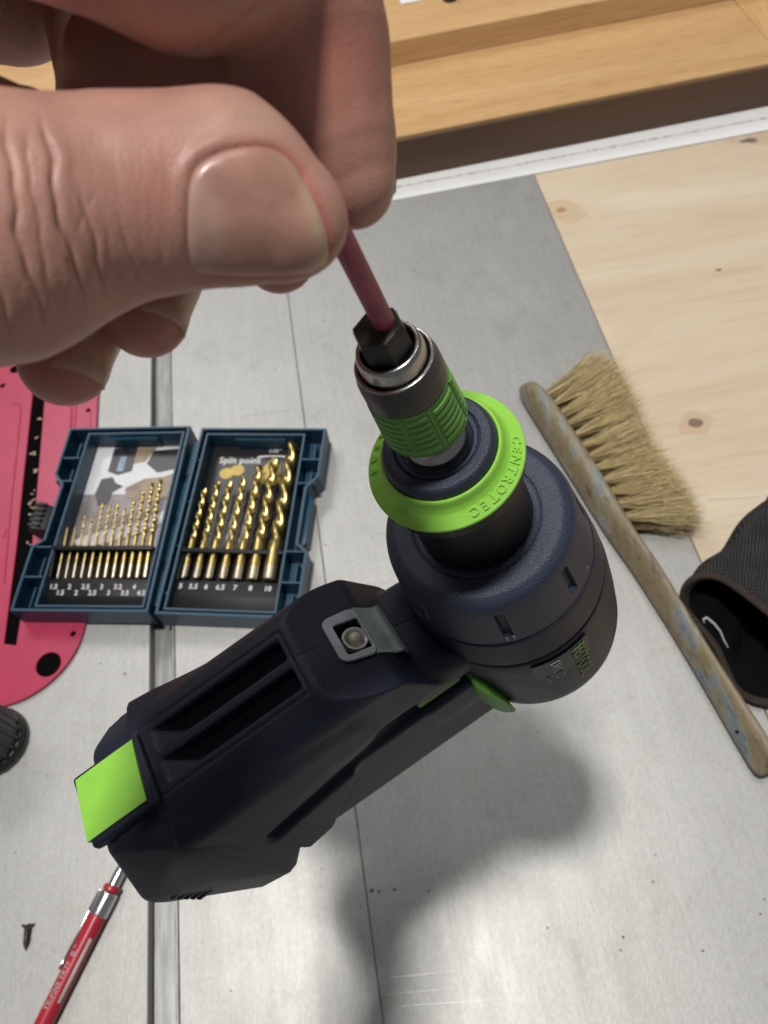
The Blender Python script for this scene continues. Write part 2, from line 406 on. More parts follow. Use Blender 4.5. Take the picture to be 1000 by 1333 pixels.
# clear lens over the lamp, bent across the valley between facet and neck
lens_m = mat("clear_lens", (.80, .86, .84), .16, spec=.5)
pn = lens_m.node_tree.nodes['Principled BSDF']; pn.inputs['Transmission Weight'].default_value = .86; pn.inputs['IOR'].default_value = 1.35
tint_m = mat("smoky_lens", (.48, .60, .54), .22, spec=.6, var=.25, vscale=160)
pn = tint_m.node_tree.nodes['Principled BSDF']; pn.inputs['Transmission Weight'].default_value = .45; pn.inputs['IOR'].default_value = 1.3
def strip(name, path, w0, w1, thick, m, parent, bev=.25):
    """sheet following a path in the (h, t) plane, spanning s"""
    bm = bmesh.new(); n = len(path); top, bot = [], []
    for i, p in enumerate(path):
        a = Vector(path[max(0, i - 1)]); b = Vector(path[min(n - 1, i + 1)]); d = (b - a).normalized(); nn = Vector((d.y, -d.x))
        if nn.y < 0: nn = -nn
        q = Vector(p) - nn * thick
        lo = w0(i / (n - 1)); hi = w1(i / (n - 1))
        top.append([bm.verts.new(Vector((p[0], y, p[1])) * K) for y in (lo, hi)])
        bot.append([bm.verts.new(Vector((q.x, y, q.y)) * K) for y in (lo, hi)])
    for i in range(n - 1):
        bm.faces.new((top[i][0], top[i][1], top[i + 1][1], top[i + 1][0])); bm.faces.new((bot[i][0], bot[i + 1][0], bot[i + 1][1], bot[i][1]))
        for k in (0, 1): bm.faces.new((top[i][k], top[i + 1][k], bot[i + 1][k], bot[i][k]))
    for i in (0, n - 1): bm.faces.new((top[i][0], bot[i][0], bot[i][1], top[i][1]))
    bmesh.ops.bevel(bm, geom=[e for e in bm.edges if not e.is_boundary and e.calc_face_angle(0) > .8], offset=bev * K, segments=2, affect='EDGES', clamp_overlap=True)
    return obj(name, bm, m, parent)
def fac_t(h): return -43 + (h - 68) * .609
lens = empty("lamp_lens"); lens.parent = drill
fx = Vector((1, 0, .609)).normalized(); fz_ = Vector((-.52, 0, .854)).normalized(); fy = Vector((0, 1, 0))
def facet_m(h0, off): return Matrix(((fx.x, 0, fz_.x, h0 * K + fz_.x * off * K), (fx.y, 1, fz_.y, 0), (fx.z, 0, fz_.z, fac_t(h0) * K + fz_.z * off * K), (0, 0, 0, 1)))
def rrect(x0, x1, y0, y1, r, tx=0.0):
    o = []
    for cx_, cy_, a0 in ((x1 - r, y1 - r, 0), (x0 + r, y1 - r, 90), (x0 + r, y0 + r, 180), (x1 - r, y0 + r, 270)):
        for k in range(5): a = R_(a0 + 22.5 * k); x = cx_ + r * math.cos(a); y = cy_ + r * math.sin(a); o.append((x * K, (y * (1 - tx * (x - x0) / (x1 - x0))) * K))
    return o
def flat_plate(bm, outline, holes, z0, z1):
    es = []
    for lp in [outline] + holes:
        vs = [bm.verts.new((p[0], p[1], z1)) for p in lp]
        es += [bm.edges.new((vs[i], vs[(i + 1) % len(vs)])) for i in range(len(vs))]
    r = bmesh.ops.triangle_fill(bm, edges=es, use_beauty=True); fs = [g for g in r['geom'] if isinstance(g, bmesh.types.BMFace)]
    bmesh.ops.recalc_face_normals(bm, faces=fs)
    e = bmesh.ops.extrude_face_region(bm, geom=fs)
    bmesh.ops.translate(bm, verts=[g for g in e['geom'] if isinstance(g, bmesh.types.BMVert)], vec=(0, 0, z0 - z1))
frame_m = mat("frosted_lens_frame", (.44, .47, .50), .25, spec=.6, var=.12, vscale=300)
frame_m.node_tree.nodes['Principled BSDF'].inputs['Transmission Weight'].default_value = .25
bm = bmesh.new(); flat_plate(bm, rrect(-5.0, 7.6, -9.4, 9.4, 2.8, .12), [rrect(-4.2, 4.6, -5.0, 6.4, .8)], 0, 1.0 * K)
fr = obj("lens_frame", bm, frame_m, lens, 30); fr.matrix_local = facet_m(52.4, .05)
bv = fr.modifiers.new("edge", 'BEVEL'); bv.width = .35 * K; bv.segments = 2; bv.limit_method = 'ANGLE'
clear_m = mat("clear_pane", (1, 1, 1), .03, spec=.5); pn = clear_m.node_tree.nodes['Principled BSDF']; pn.inputs['Transmission Weight'].default_value = 1; pn.inputs['IOR'].default_value = 1.12
bm = bmesh.new(); flat_plate(bm, rrect(-4.15, 4.55, -4.95, 6.35, .8), [], .45 * K, .75 * K); pn_o = obj("lens_pane", bm, clear_m, lens, 30); pn_o.matrix_local = facet_m(52.5, 0)
path = [(48.15, fac_t(48.15) + 1.0), (46.9, -55.9), (45.6, -57.8), (44.3, -59.6), (43.2, -60.7), (42.0, -61.3)]
strip("lens_bridge", path, lambda f: -9.2 + 1.0 * f, lambda f: 9.2 + .8 * f, 1.0, tint_m, lens)
strip("lens_lip", [(42.4, -60.8), (41.0, -61.6), (40.5, -67)], lambda f: -8.4, lambda f: 10.2, 1.1, lens_m, lens)
lamp_n = Vector((-.52, 0, .854))
def at_facet(name, prof, m, parent, hh, ss, off):
    o = lobj(name, prof, m, parent, n=48, mm=K)
    o.matrix_local = Matrix.Translation(Vector((hh, ss, fac_t(hh) + off)) * K) @ lamp_n.to_track_quat('Z', 'Y').to_matrix().to_4x4()
    return o
cup = at_facet("lamp_cup", chamfer([(0, -1.9), (2.4, -1.6), (3.3, .2), (4.2, .3), (4.2, -2.4)], .2), mat('lamp_reflector', (.80, .80, .78), .25, .5), drill, 52.1, 1.2, -.35)
bulb_m = mat("lamp_dome", (.85, .80, .62), .12, spec=.8)
bulb_m.node_tree.nodes['Principled BSDF'].inputs['Transmission Weight'].default_value = .5
at_facet("lamp_bulb", [(2.3, -1.4), (2.3, -.2)] + [(2.3 * math.cos(a), -.2 + 2.0 * math.sin(a)) for a in np.linspace(0.1, math.pi / 2 - .001, 8)], bulb_m, drill, 52.1, 1.2, -.35)

# battery with its release button ------------------------------------
bm = bmesh.new()
pts = [(125.3, 27.5, -46.5), (148.5, 14.7, -45.5), (144.5, 26.8, -79), (161, 24, -78), (159.5, 24.6, -88), (141, 26, -126), (148, 24.6, -139), (131.5, 26.6, -139), (117, 26.5, -116),
       (119, -25, -55), (131, -28, -56), (139, -28, -56), (147, -20.5, -52), (117, -26, -116), (148, -24, -139), (131, -26, -139), (161, -22, -80), (124.5, -14, -45), (124.5, 14, -44.5)]
hull(bm, [Vector(p) * K for p in pts], 2.2 * K, 3)
batt = obj("battery", bm, M['navy'], drill, ang=28)
bm = bmesh.new()
hull(bm, [Vector(p) * K for p in [(h_, y, z) for (h_, z) in ((124.6, -40.8), (149.6, -41.2), (150.4, -45), (124.6, -54)) for y in (-9.9, 13.6)]], 1.0 * K, 3)
hold = obj("release_button", bm, M['navy'], drill, ang=28)
VV, FF = [], []
for (h0, h1, s0, s1) in ((127.4, 149.4, -8.6, 11.2),):
    for i in range(9):
        for j in range(9):
            y = s0 + (s1 - s0) * j / 8 + .0; hh = h0 + (h1 - h0) * i / 8 + (j / 8 - .5) * 2.0
            z = -40.35 + .6 * (1 - ((j - 4) / 4) ** 2) * .5 - .5 * (i / 8) ** 2 + (.10 if j == 4 else 0)
            VV.append((hh * K, y * K, z * K))
    for i in range(8):
        for j in range(8): FF.append((i * 9 + j, i * 9 + j + 1, i * 9 + j + 10, i * 9 + j + 9))
bm = bmesh.new(); vs = [bm.verts.new(v) for v in VV]
for f in FF: bm.faces.new([vs[k] for k in f])
r = bmesh.ops.extrude_face_region(bm, geom=list(bm.faces))
bmesh.ops.translate(bm, verts=[g for g in r['geom'] if isinstance(g, bmesh.types.BMVert)], vec=(0, 0, -1.6 * K))
obj("button_inlay", bm, M['green'], hold, 30)
# ribbed pads under the battery side
bm = bmesh.new()
for k in range(5): box(bm, Vector((149, 24.0, -86 - 4.2 * k)) * K, Vector((155, 25.7, -83.6 - 4.2 * k)) * K, .3 * K, 1)
obj("grip_ribs", bm, M['black'], batt, kind='stuff')
# change-over switch for the turning direction
bm = bmesh.new()
hull(bm, [Vector(p) * K for p in [(31, 15, -92), (27, 15, -94), (30.5, 24, -93), (28, 27.5, -99), (24.6, 29.6, -120), (24.4, 29.4, -125), (28.2, 28, -127), (31.2, 25, -120), (33.2, 22, -106), (31, 15, -122), (26, 15, -122)]], 1.3 * K, 3)
obj("direction_switch", bm, M['green_rubber'], drill, ang=50)
boxobj("switch_plate", Vector((33.5, 12, -92)) * K, Vector((51, 18.6, -87.4)) * K, M['green_rubber'], drill, .6 * K)

# ------------------------------------------------------------------ the bit held in the fingers
bit = empty("driver_bit", label="thin dark pink bit with black hexagonal foot standing in the drill chuck", cat="drill bit")
bit.matrix_world = tm
M['pink'] = mat("dull_pink_coating", (.30, .052, .095), .5, bump=.3, bscale=1500, var=.25, vscale=900, stretch=(1, 1, .15))
bm = bmesh.new()
hexp = lambda r, ph: [(r * math.cos(R_(60 * k + ph)), r * math.sin(R_(60 * k + ph))) for k in range(6)]
hx = [(p[0], p[1]) for p in hexp(5.75, 20)]
rings = []
for (sc_, z) in ((1, 39), (1, 51.6), (.93, 53.2), (.5, 54.0)):
    rings.append([bm.verts.new(Vector((p[0] * sc_, p[1] * sc_, z)) * K) for p in hx])
for i in range(3):
    for k in range(6): bm.faces.new((rings[i][k], rings[i][(k + 1) % 6], rings[i + 1][(k + 1) % 6], rings[i + 1][k]))
bm.faces.new(rings[-1])
bmesh.ops.bevel(bm, geom=[e for e in bm.edges if e.calc_face_angle(0) > .3 and not e.is_boundary], offset=.25 * K, segments=2, affect='EDGES', clamp_overlap=True)
obj("hex_foot", bm, M['matt_black'], bit, ang=40)
# shaft leans a little out of the chuck axis
bm = bmesh.new()
tip_v = np.array([(446 - 500) / FOC * .1205, (666.5 - 312) / FOC * .1205, .1205])
tipw = Vector(v2w(tip_v)); loc = tm.inverted() @ tipw
b0 = Vector((0, 0, 53.2)) * K + Vector((-1.6, .6, 0)) * K; dirv = (loc - b0)
tube(bm, [b0, b0 + dirv * .5, b0 + dirv, b0 + dirv * 1.3], [2.3 * K, 2.25 * K, 2.2 * K, 2.1 * K], 24)
obj("bit_shaft", bm, M['pink'], bit, ang=50)

# ------------------------------------------------------------------ the hand (drawn in millimetres seen from the camera's place: right, up, away)
def PV(u, v, z): return np.array([(u - 500) / FOC * z, (666.5 - v) / FOC * z, z])
def UV(P): return 500 + FOC * P[..., 0] / P[..., 2], 666.5 - FOC * P[..., 1] / P[..., 2]
ZA = np.array([0, 0, 1.0])
def chain(P, nodes, k, flat=None, fk=1.0):
    d = None
    for (a, ra), (b, rb) in zip(nodes[:-1], nodes[1:]):
        c = cone(P, a, b, ra, rb, flat, fk)
        d = c if d is None else smin(d, c, k)
    return d
THUMB = [(PV(-330, 330, 92), 18), (PV(-10, 300, 98), 14.7), (PV(150, 258, 102), 11.7), (PV(285, 247, 104), 11.3), (PV(381, 289, 105), 7.5)]
INDEX = [(PV(-330, -330, 95), 17), (PV(-60, -260, 88), 17), (PV(235, -88, 97), 12.8), (PV(385, -45, 112), 11.2), (PV(402, 70, 118), 11.9), (PV(425, 150, 120), 9.7), (PV(444, 205, 121.5), 8.1), (PV(461, 246, 122), 6.1)]  # first two nodes, out of view, thickened to shade the fingers behind
MIDDLE = [(PV(-330, -260, 140), 12.5), (PV(270, -120, 146), 11), (PV(322, 45, 140), 11.5), (PV(368, 200, 134), 8.4), (PV(363, 333, 128), 6.1)]
RING = [(PV(-330, -160, 146), 12.5), (PV(150, -90, 152), 10.5), (PV(216, 30, 149), 10), (PV(222, 230, 140), 8.4), (PV(200, 345, 136), 7.8), (PV(190, 410, 133), 7.3)]
LITTLE = [(PV(-330, -40, 148), 12), (PV(90, -60, 152), 9.5), (PV(140, 60, 148), 9.2), (PV(136, 260, 141), 8.4), (PV(100, 400, 138), 8.2), (PV(84, 470, 136), 7.9)]
UNSEEN_PALM_ARM = [(PV(-420, -200, 135), 22), (PV(-440, 60, 135), 26), (PV(-450, 260, 122), 20), (PV(-330, 330, 92), 17), (np.array([-86., -33, 84]), 21), (np.array([-98., -130, 52]), 28), (np.array([-95., -260, 10]), 35)]  # all out of view; forearm routed for the shadow it casts
FILL = [(PV(152, 76, 138), 9), (PV(318, 92, 130), 9)]
WEB = [(PV(-170, 165, 108), 14.5), (PV(35, 166, 106), 5.2)]
UNSEEN_BACK = [(np.array([-100., 55, 118]), 24), (np.array([-62., 116, 106]), 22), (np.array([-2., 126, 102]), 18)]  # unseen back of the hand, added to shade the curled fingers
HEEL = [(PV(-250, -80, 140), 17), (PV(8, -22, 150), 14.2)]
def thumb(P): return chain(P, THUMB[:3], 8, ZA, 1.15) if False else smin(chain(P, THUMB[:3], 9, ZA, 1.12), chain(P, THUMB[2:], 8, ZA, 1.34), 6)
def hand_sdf(P):
    d = thumb(P)
    ix = chain(P, INDEX, 3.5)
    d = smin(d, ix, 1.1)
    for ch in (MIDDLE, RING, LITTLE): d = smin(d, chain(P, ch, 5), 1.4)
    d = smin(d, chain(P, HEEL, 4), 2.0)
    d = smin(d, chain(P, FILL, 4), 4)
    d = smin(d, chain(P, UNSEEN_BACK, 8), 6)
    d = smin(d, chain(P, WEB, 4), 4)
    d = smin(d, chain(P, UNSEEN_PALM_ARM, 14), 9)
    return d
V, Q = sdf_mesh("hand", hand_sdf, (-215, -310, -50), (14, 146, 176), .70, slack=2.0, newton=1)

def poly_d(u, v, poly):
    """signed distance to an outline, negative inside"""
    p = np.stack([u, v], -1); best = np.full(u.shape, 1e9); ins = np.zeros(u.shape, bool)
    n = len(poly)
    for i in range(n):
        a = np.array(poly[i], float); b = np.array(poly[(i + 1) % n], float); ab = b - a
        t = np.clip(((p - a) @ ab) / (ab @ ab), 0, 1); q = p - a - t[:, None] * ab
        best = np.minimum(best, (q * q).sum(-1))
        c = ((a[1] > v) != (b[1] > v)) & (u < (b[0] - a[0]) * (v - a[1]) / (b[1] - a[1] + 1e-12) + a[0]); ins ^= c
    d = np.sqrt(best); return np.where(ins, -d, d)
def line_d(u, v, line):
    p = np.stack([u, v], -1); best = np.full(u.shape, 1e9)
    for a, b in zip(line[:-1], line[1:]):
        a = np.array(a, float); b = np.array(b, float); ab = b - a
        t = np.clip(((p - a) @ ab) / (ab @ ab), 0, 1); q = p - a - t[:, None] * ab
        best = np.minimum(best, (q * q).sum(-1))
    return np.sqrt(best)
def line_taper(u, v, line):
    a = np.array(line[0], float); b = np.array(line[-1], float); ab = b - a
    t = ((np.stack([u, v], -1) - a) @ ab) / (ab @ ab)
    return np.clip(np.minimum(t + .06, 1.06 - t) / .22, 0, 1) ** 1.4
def smooth_poly(poly, n=96):
    P = np.array(poly, float)
    for _ in range(3):
        P = np.stack([.75 * P + .25 * np.roll(P, -1, 0), .25 * P + .75 * np.roll(P, -1, 0)], 1).reshape(-1, 2)
    s = np.r_[0, np.cumsum(np.linalg.norm(np.roll(P, -1, 0) - P, axis=1))]
    t = np.linspace(0, s[-1], n, endpoint=False); Pc = np.vstack([P, P[:1]])
    return np.stack([np.interp(t, s, Pc[:, 0]), np.interp(t, s, Pc[:, 1])], -1)
NAIL = smooth_poly([(246, 352), (244, 300), (246, 235), (262, 208), (306, 191), (352, 189), (380, 208), (404, 250), (421, 288), (428, 318), (425, 348), (405, 357), (360, 361), (306, 360), (262, 358)])
# skin relief: nail folds, knuckle creases, finger joints
# a finer skin over the thumb, where folds and creases show
u, v = UV(V); sel = (u > -60) & (u < 475) & (v > 70) & (v < 520) & (np.abs(thumb(V)) < .8) & (V[:, 2] < 108)
bmh = bmesh.new(); me0 = npmesh("t", V, Q); bmh.from_mesh(me0); bpy.data.meshes.remove(me0)
bmh.verts.ensure_lookup_table()
es = [ed for ed in bmh.edges if sel[ed.verts[0].index] and sel[ed.verts[1].index]]
bmesh.ops.subdivide_edges(bmh, edges=es, cuts=1, use_grid_fill=True)
me0 = bpy.data.meshes.new("skin"); bmh.to_mesh(me0); bmh.free()
V = np.empty(len(me0.vertices) * 3, np.float32); me0.vertices.foreach_get('co', V); V = V.reshape(-1, 3).astype(float)
e = .3
def grad(P): return np.stack([(hand_sdf(P + np.eye(3)[i] * e) - hand_sdf(P - np.eye(3)[i] * e)) / (2 * e) for i in range(3)], -1)
u, v = UV(V)
vis = (u > -150) & (u < 560) & (v > -150) & (v < 580) & (V[:, 2] > 70)
front = np.zeros(len(V)); red = np.zeros(len(V))
iv = np.where(vis)[0]; G = grad(V[iv]); G /= np.linalg.norm(G, axis=1)[:, None] + 1e-9
isT = np.abs(thumb(V[iv])) < .5
fz = np.clip(-G[:, 2] * 2.2, 0, 1) * isT
uu, vv = u[iv], v[iv]
dn = poly_d(uu, vv, NAIL)
disp = np.zeros(len(iv))
side = np.clip((330 - uu) / 60, .25, 1)
soft = np.clip((345 - vv) / 40, .25, 1) * np.clip((uu - 235) / 30 + .45, .45, 1)
disp += fz * (np.exp(-((dn - 16) / 9) ** 2) * .34 * side * soft - np.exp(-(dn / 4.0) ** 2) * .34 * soft - np.clip(-dn / 6, 0, 1) * .26)
def warp(uu, vv, k): return 2.6 * np.sin(vv * .045 + k * 2.1) + 1.6 * np.sin(vv * .11 + k)
cre = [([(8, 150), (16, 230), (24, 300), (38, 360), (60, 435)], .75, 6), ([(52, 150), (66, 200), (72, 250), (82, 300), (98, 350), (112, 405)], .95, 5.5), ([(98, 240), (116, 290), (128, 335), (136, 392)], .6, 4.5), ([(84, 330), (96, 370), (98, 410)], .35, 4),
       ([(150, 265), (166, 320), (176, 375)], .32, 5), ([(34, 170), (44, 260), (58, 340), (74, 410)], .4, 5), ([(-30, 190), (-20, 290), (0, 390), (20, 460)], .5, 7), ([(196, 270), (206, 320), (212, 360)], .16, 5), ([(122, 250), (100, 300)], .22, 4), ([(140, 300), (150, 360)], .2, 4)]
cut = np.zeros(len(iv)); lift_ = np.zeros(len(iv))
for k, (ln, dep, w) in enumerate(cre):
    dl = line_d(uu + warp(uu, vv, k), vv, ln)
    tp_ = line_taper(uu, vv, ln); cut = np.minimum(cut, -dep * .56 * tp_ * np.exp(-(dl / (w * .6)) ** 2)); lift_ = np.maximum(lift_, dep * .14 * tp_ * np.exp(-((dl - 2.4 * w) / (1.5 * w)) ** 2))
disp += fz * (cut + lift_)
for k in range(46):                                   # fine skin lines
    x = 10 + 6.1 * k + RNG.normal(0, 3); y0 = RNG.uniform(130, 300); ln = [(x, y0), (x + RNG.normal(12, 6), y0 + RNG.uniform(50, 120))]
    dl = line_d(uu + warp(uu, vv, k), vv, ln); disp += fz * (uu < 245) * -.035 * line_taper(uu, vv, ln) * np.exp(-(dl / 2.4) ** 2)
# flexion crease of the index finger and folds on the curled fingers
dl = line_d(uu, vv, [(258, 66), (300, 42), (345, 6)]); disp += (1 - isT) * -.5 * np.exp(-(dl / 6) ** 2) * (V[iv, 2] < 128)
for k in range(26):                                   # prints on the index pad
    ln = [(385 + 5 * k, -20), (400 + 4.6 * k, 120), (420 + 3.4 * k, 270)]
    dl = line_d(uu + 3 * np.sin(vv * .03), vv, ln); disp += (1 - isT) * (vv < 300) * (uu > 330) * -.03 * np.exp(-(dl / 1.3) ** 2)
V[iv] += G * disp[:, None]
red[iv] = fz * (np.exp(-(np.maximum(dn, 0) / 9) ** 2) * np.clip((uu - 255) / 60, .12, 1)) * .9 + fz * .3 * np.exp(-((np.hypot(uu - 215, (vv - 240) * .8)) / 55) ** 2)
red[iv] += (1 - isT) * .55 * np.exp(-((np.hypot(uu - 430, vv - 70)) / 110) ** 2)
red += .4 * ((V[:, 2] > 122) & (v > 330)); pale = np.zeros(len(V)); fleck = np.clip(np.sin(uu * 1.3 + 3 * np.sin(vv * .21)) * np.sin(vv * .47 + 2 * np.sin(uu * .17)) - .35, 0, 1) * 2.2
pale[iv] = fz * (.5 * np.exp(-((np.hypot((uu - 330) * .6, vv - 150)) / 40) ** 2) + fleck * np.exp(-((uu - 236) / 12) ** 2) * (vv > 205) * (vv < 352) + .6 * fleck * np.exp(-((vv - 362 + (uu - 300) * .06) / 6) ** 2) * (uu > 235) * (uu < 330))
def to_world(P): return (FWD @ (P * np.array([1, 1, -1])).T).T * .001 + np.array([0, 0, CAM_H])
palm_w = Vector(to_world(np.array([PV(200, 260, 115)]))[0])
hand = empty("hand", label="bare left hand pinching the pink bit between thumb and forefinger", cat="hand", loc=palm_w)
bpy.context.view_layer.update()
HI = np.array(palm_w)
me = me0; me.vertices.foreach_set('co', np.ascontiguousarray(to_world(V) - HI, dtype=np.float32).ravel()); me.update()
for nm, arr in (("redness", red), ("paleness", pale)):
    at_ = me.attributes.new(nm, 'FLOAT', 'POINT'); at_.data.foreach_set('value', np.clip(arr, 0, 1).astype(np.float32))
def skin_mat():
    m = mat("skin", (.45, .235, .182), .45, var=.10, vscale=160, detail=5, bump=.18, bscale=1900, spec=.4)
    nt = m.node_tree; N = nt.nodes; Lk = nt.links; p = N['Principled BSDF']
    src = p.inputs['Base Color'].links[0].from_socket
    for nm, c, f in (("redness", (.40, .085, .06, 1), .75), ("paleness", (.56, .42, .30, 1), .5)):
        a = N.new('ShaderNodeAttribute'); a.attribute_name = nm
        mm = N.new('ShaderNodeMath'); mm.operation = 'MULTIPLY'; mm.inputs[1].default_value = f; Lk.new(a.outputs['Fac'], mm.inputs[0])
        x = N.new('ShaderNodeMixRGB'); x.inputs[2].default_value = c; Lk.new(mm.outputs[0], x.inputs[0]); Lk.new(src, x.inputs[1]); src = x.outputs[0]
    Lk.new(src, p.inputs['Base Color'])
    p.inputs['Subsurface Weight'].default_value = .12; p.inputs['Subsurface Radius'].default_value = (1.0, .35, .2); p.inputs['Subsurface Scale'].default_value = .0022
    # cell-like skin relief over the fine grain
    vo = N.new('ShaderNodeTexVoronoi'); vo.inputs['Scale'].default_value = 1500; vo.feature = 'DISTANCE_TO_EDGE'
    tc = [n for n in N if n.type == 'TEX_COORD'][0]; Lk.new(tc.outputs['Object'], vo.inputs['Vector'])
    b = N.new('ShaderNodeBump'); b.inputs['Strength'].default_value = .10; b.inputs['Distance'].default_value = .0003
    Lk.new(vo.outputs['Distance'], b.inputs['Height'])
    old = p.inputs['Normal'].links[0].from_node; Lk.new(b.outputs[0], old.inputs['Normal'])
    return m
M['skin'] = skin_mat()
skin = link("skin", me, M['skin'], hand, 180)

# thumb nail: a curved plate laid into its bed
def thumb_front(u, v):
    z = np.full(u.shape, 80.0)
    for _ in range(60):
        P = np.stack([(u - 500) / FOC * z, (666.5 - v) / FOC * z, z], -1); z = z + np.maximum(thumb(P), -.5) * .55
    return np.stack([(u - 500) / FOC * z, (666.5 - v) / FOC * z, z], -1)
c0 = NAIL.mean(0); ks = [0, .2, .4, .6, .75, .86, .93, .975, 1.0]
ring = [c0[None] + (NAIL - c0) * k for k in ks[1:]]
uvn = np.vstack([c0[None]] + ring); Pn = thumb_front(uvn[:, 0], uvn[:, 1])
kk = np.r_[0, np.repeat(ks[1:], len(NAIL))]
Gn = np.stack([(thumb(Pn + np.eye(3)[i] * .3) - thumb(Pn - np.eye(3)[i] * .3)) / .6 for i in range(3)], -1); Gn /= np.linalg.norm(Gn, axis=1)[:, None]
off = .30 - .16 * np.clip((285 - uvn[:, 0]) / 40, 0, 1) - .42 * np.clip((kk - .86) / .14, 0, 1) ** 2
dist_tip = np.clip((uvn[:, 0] - 395) / 30, 0, 1); off = off + .22 * dist_tip * (kk > .8)
off += .05 * np.sin(uvn[:, 1] * .09) * (kk < .95)
Pn = Pn + Gn * off[:, None]
n = len(NAIL); F = [(0, 1 + i, 1 + (i + 1) % n) for i in range(n)]
for r_ in range(len(ks) - 2):
    for i in range(n): F.append((1 + r_ * n + i, 1 + (r_ + 1) * n + i, 1 + (r_ + 1) * n + (i + 1) % n, 1 + r_ * n + (i + 1) % n))
def nail_mat(name, base):
    m = mat(name, base, .33, var=.10, vscale=240, bump=.2, bscale=500, spec=.5, stretch=(1, 1, 1))
    nt = m.node_tree; N = nt.nodes; Lk = nt.links; p = N['Principled BSDF']; src = p.inputs['Base Color'].links[0].from_socket
    for nm, c in (("free_edge", (.52, .36, .24, 1)), ("moon", (.54, .37, .30, 1))):
        a = N.new('ShaderNodeAttribute'); a.attribute_name = nm
        x = N.new('ShaderNodeMixRGB'); x.inputs[2].default_value = c; Lk.new(a.outputs['Fac'], x.inputs[0]); Lk.new(src, x.inputs[1]); src = x.outputs[0]
    Lk.new(src, p.inputs['Base Color']); p.inputs['Subsurface Weight'].default_value = .1; p.inputs['Subsurface Scale'].default_value = .001
    p.inputs['Coat Weight'].default_value = .3; p.inputs['Coat Roughness'].default_value = .3
    return m
M['nail'] = nail_mat("nail", (.42, .22, .165))
nail = pydata("thumb_nail", to_world(Pn) - HI, F, M['nail'], hand, 180)
edge = np.clip((uvn[:, 0] - (404 - np.abs(uvn[:, 1] - 320) * .35)) / 14, 0, 1) * .75
moon = np.clip(1 - np.hypot((uvn[:, 0] - 240) / 62, (uvn[:, 1] - 300) / 85), 0, .3) * 1.6
for nm, arr in (("free_edge", edge), ("moon", moon)):
    at_ = nail.data.attributes.new(nm, 'FLOAT', 'POINT'); at_.data.foreach_set('value', arr.astype(np.float32))
# nails of the curled fingers
def finger_nail(chain_, name, nrm, s0, s1, half, over):
    fn = lambda P: chain(P, chain_, 5)
    a, b = chain_[-2][0], chain_[-1][0]; ax = (b - a) / np.linalg.norm(b - a); ln = np.linalg.norm(b - a)
    n_ = nrm - ax * (nrm @ ax); n_ /= np.linalg.norm(n_); t_ = np.cross(ax, n_)
    NS, NT = 14, 13; VV = []
    for i in range(NS):
        for j in range(NT):
            x = -1 + 2 * j / (NT - 1); th = x * half
            fi = i / (NS - 1); s_ = s0 + (s1 - s0) * fi + (1 - fi) * 1.6 * (x * x)
            s_in = min(s_, ln + 2.2); dirv = n_ * math.cos(th) + t_ * math.sin(th)
            base = a + ax * s_in; lo, hi = 0.0, 16.0
            for _ in range(24):
                mid = (lo + hi) / 2
                if fn((base + dirv * mid)[None])[0] < 0: lo = mid
                else: hi = mid
            VV.append(a + ax * s_ + dirv * (lo + .28 - .3 * abs(x) ** 6) + n_ * (max(0, s_ - s_in) * -.12))
    VV = np.array(VV); F = [(i * NT + j, (i + 1) * NT + j, (i + 1) * NT + j + 1, i * NT + j + 1) for i in range(NS - 1) for j in range(NT - 1)]
    o = pydata(name, to_world(VV) - HI, F, M['nail'], hand, 180)
    for nm in ("free_edge", "moon"):
        at_ = o.data.attributes.new(nm, 'FLOAT', 'POINT')
        if nm == "free_edge": at_.data.foreach_set('value', np.repeat(np.clip((np.arange(NS) - NS + 3) / 2, 0, .6), NT).astype(np.float32))
    sm = o.modifiers.new("thickness", 'SOLIDIFY'); sm.thickness = .0005; sm.offset = -1
    return o
rt = np.array([.86, .1, -.5])
finger_nail(RING, "finger_nail", rt, -2.0, 13.2, .85, 1)
finger_nail(LITTLE, "finger_nail", rt, 0.0, 14.0, .85, 1)
finger_nail(MIDDLE, "finger_nail", np.array([.8, .0, .6]), 8, 21, .85, 1)
finger_nail(INDEX, "finger_nail", np.array([.62, .1, .85]), -7.0, 7.6, .7, 1)

# ================================================================== the setting: saw table, boards, bench
def plate(bm, outline, holes, z0, z1):
    """flat plate with real holes"""
    loops = [outline] + holes; es = []
    for lp in loops:
        vs = [bm.verts.new((p[0], p[1], z1)) for p in lp]
        es += [bm.edges.new((vs[i], vs[(i + 1) % len(vs)])) for i in range(len(vs))]
    r = bmesh.ops.triangle_fill(bm, edges=es, use_beauty=True)
    fs = [g for g in r['geom'] if isinstance(g, bmesh.types.BMFace)]
    bmesh.ops.recalc_face_normals(bm, faces=fs)
    e = bmesh.ops.extrude_face_region(bm, geom=fs)
    bmesh.ops.translate(bm, verts=[g for g in e['geom'] if isinstance(g, bmesh.types.BMVert)], vec=(0, 0, z0 - z1))

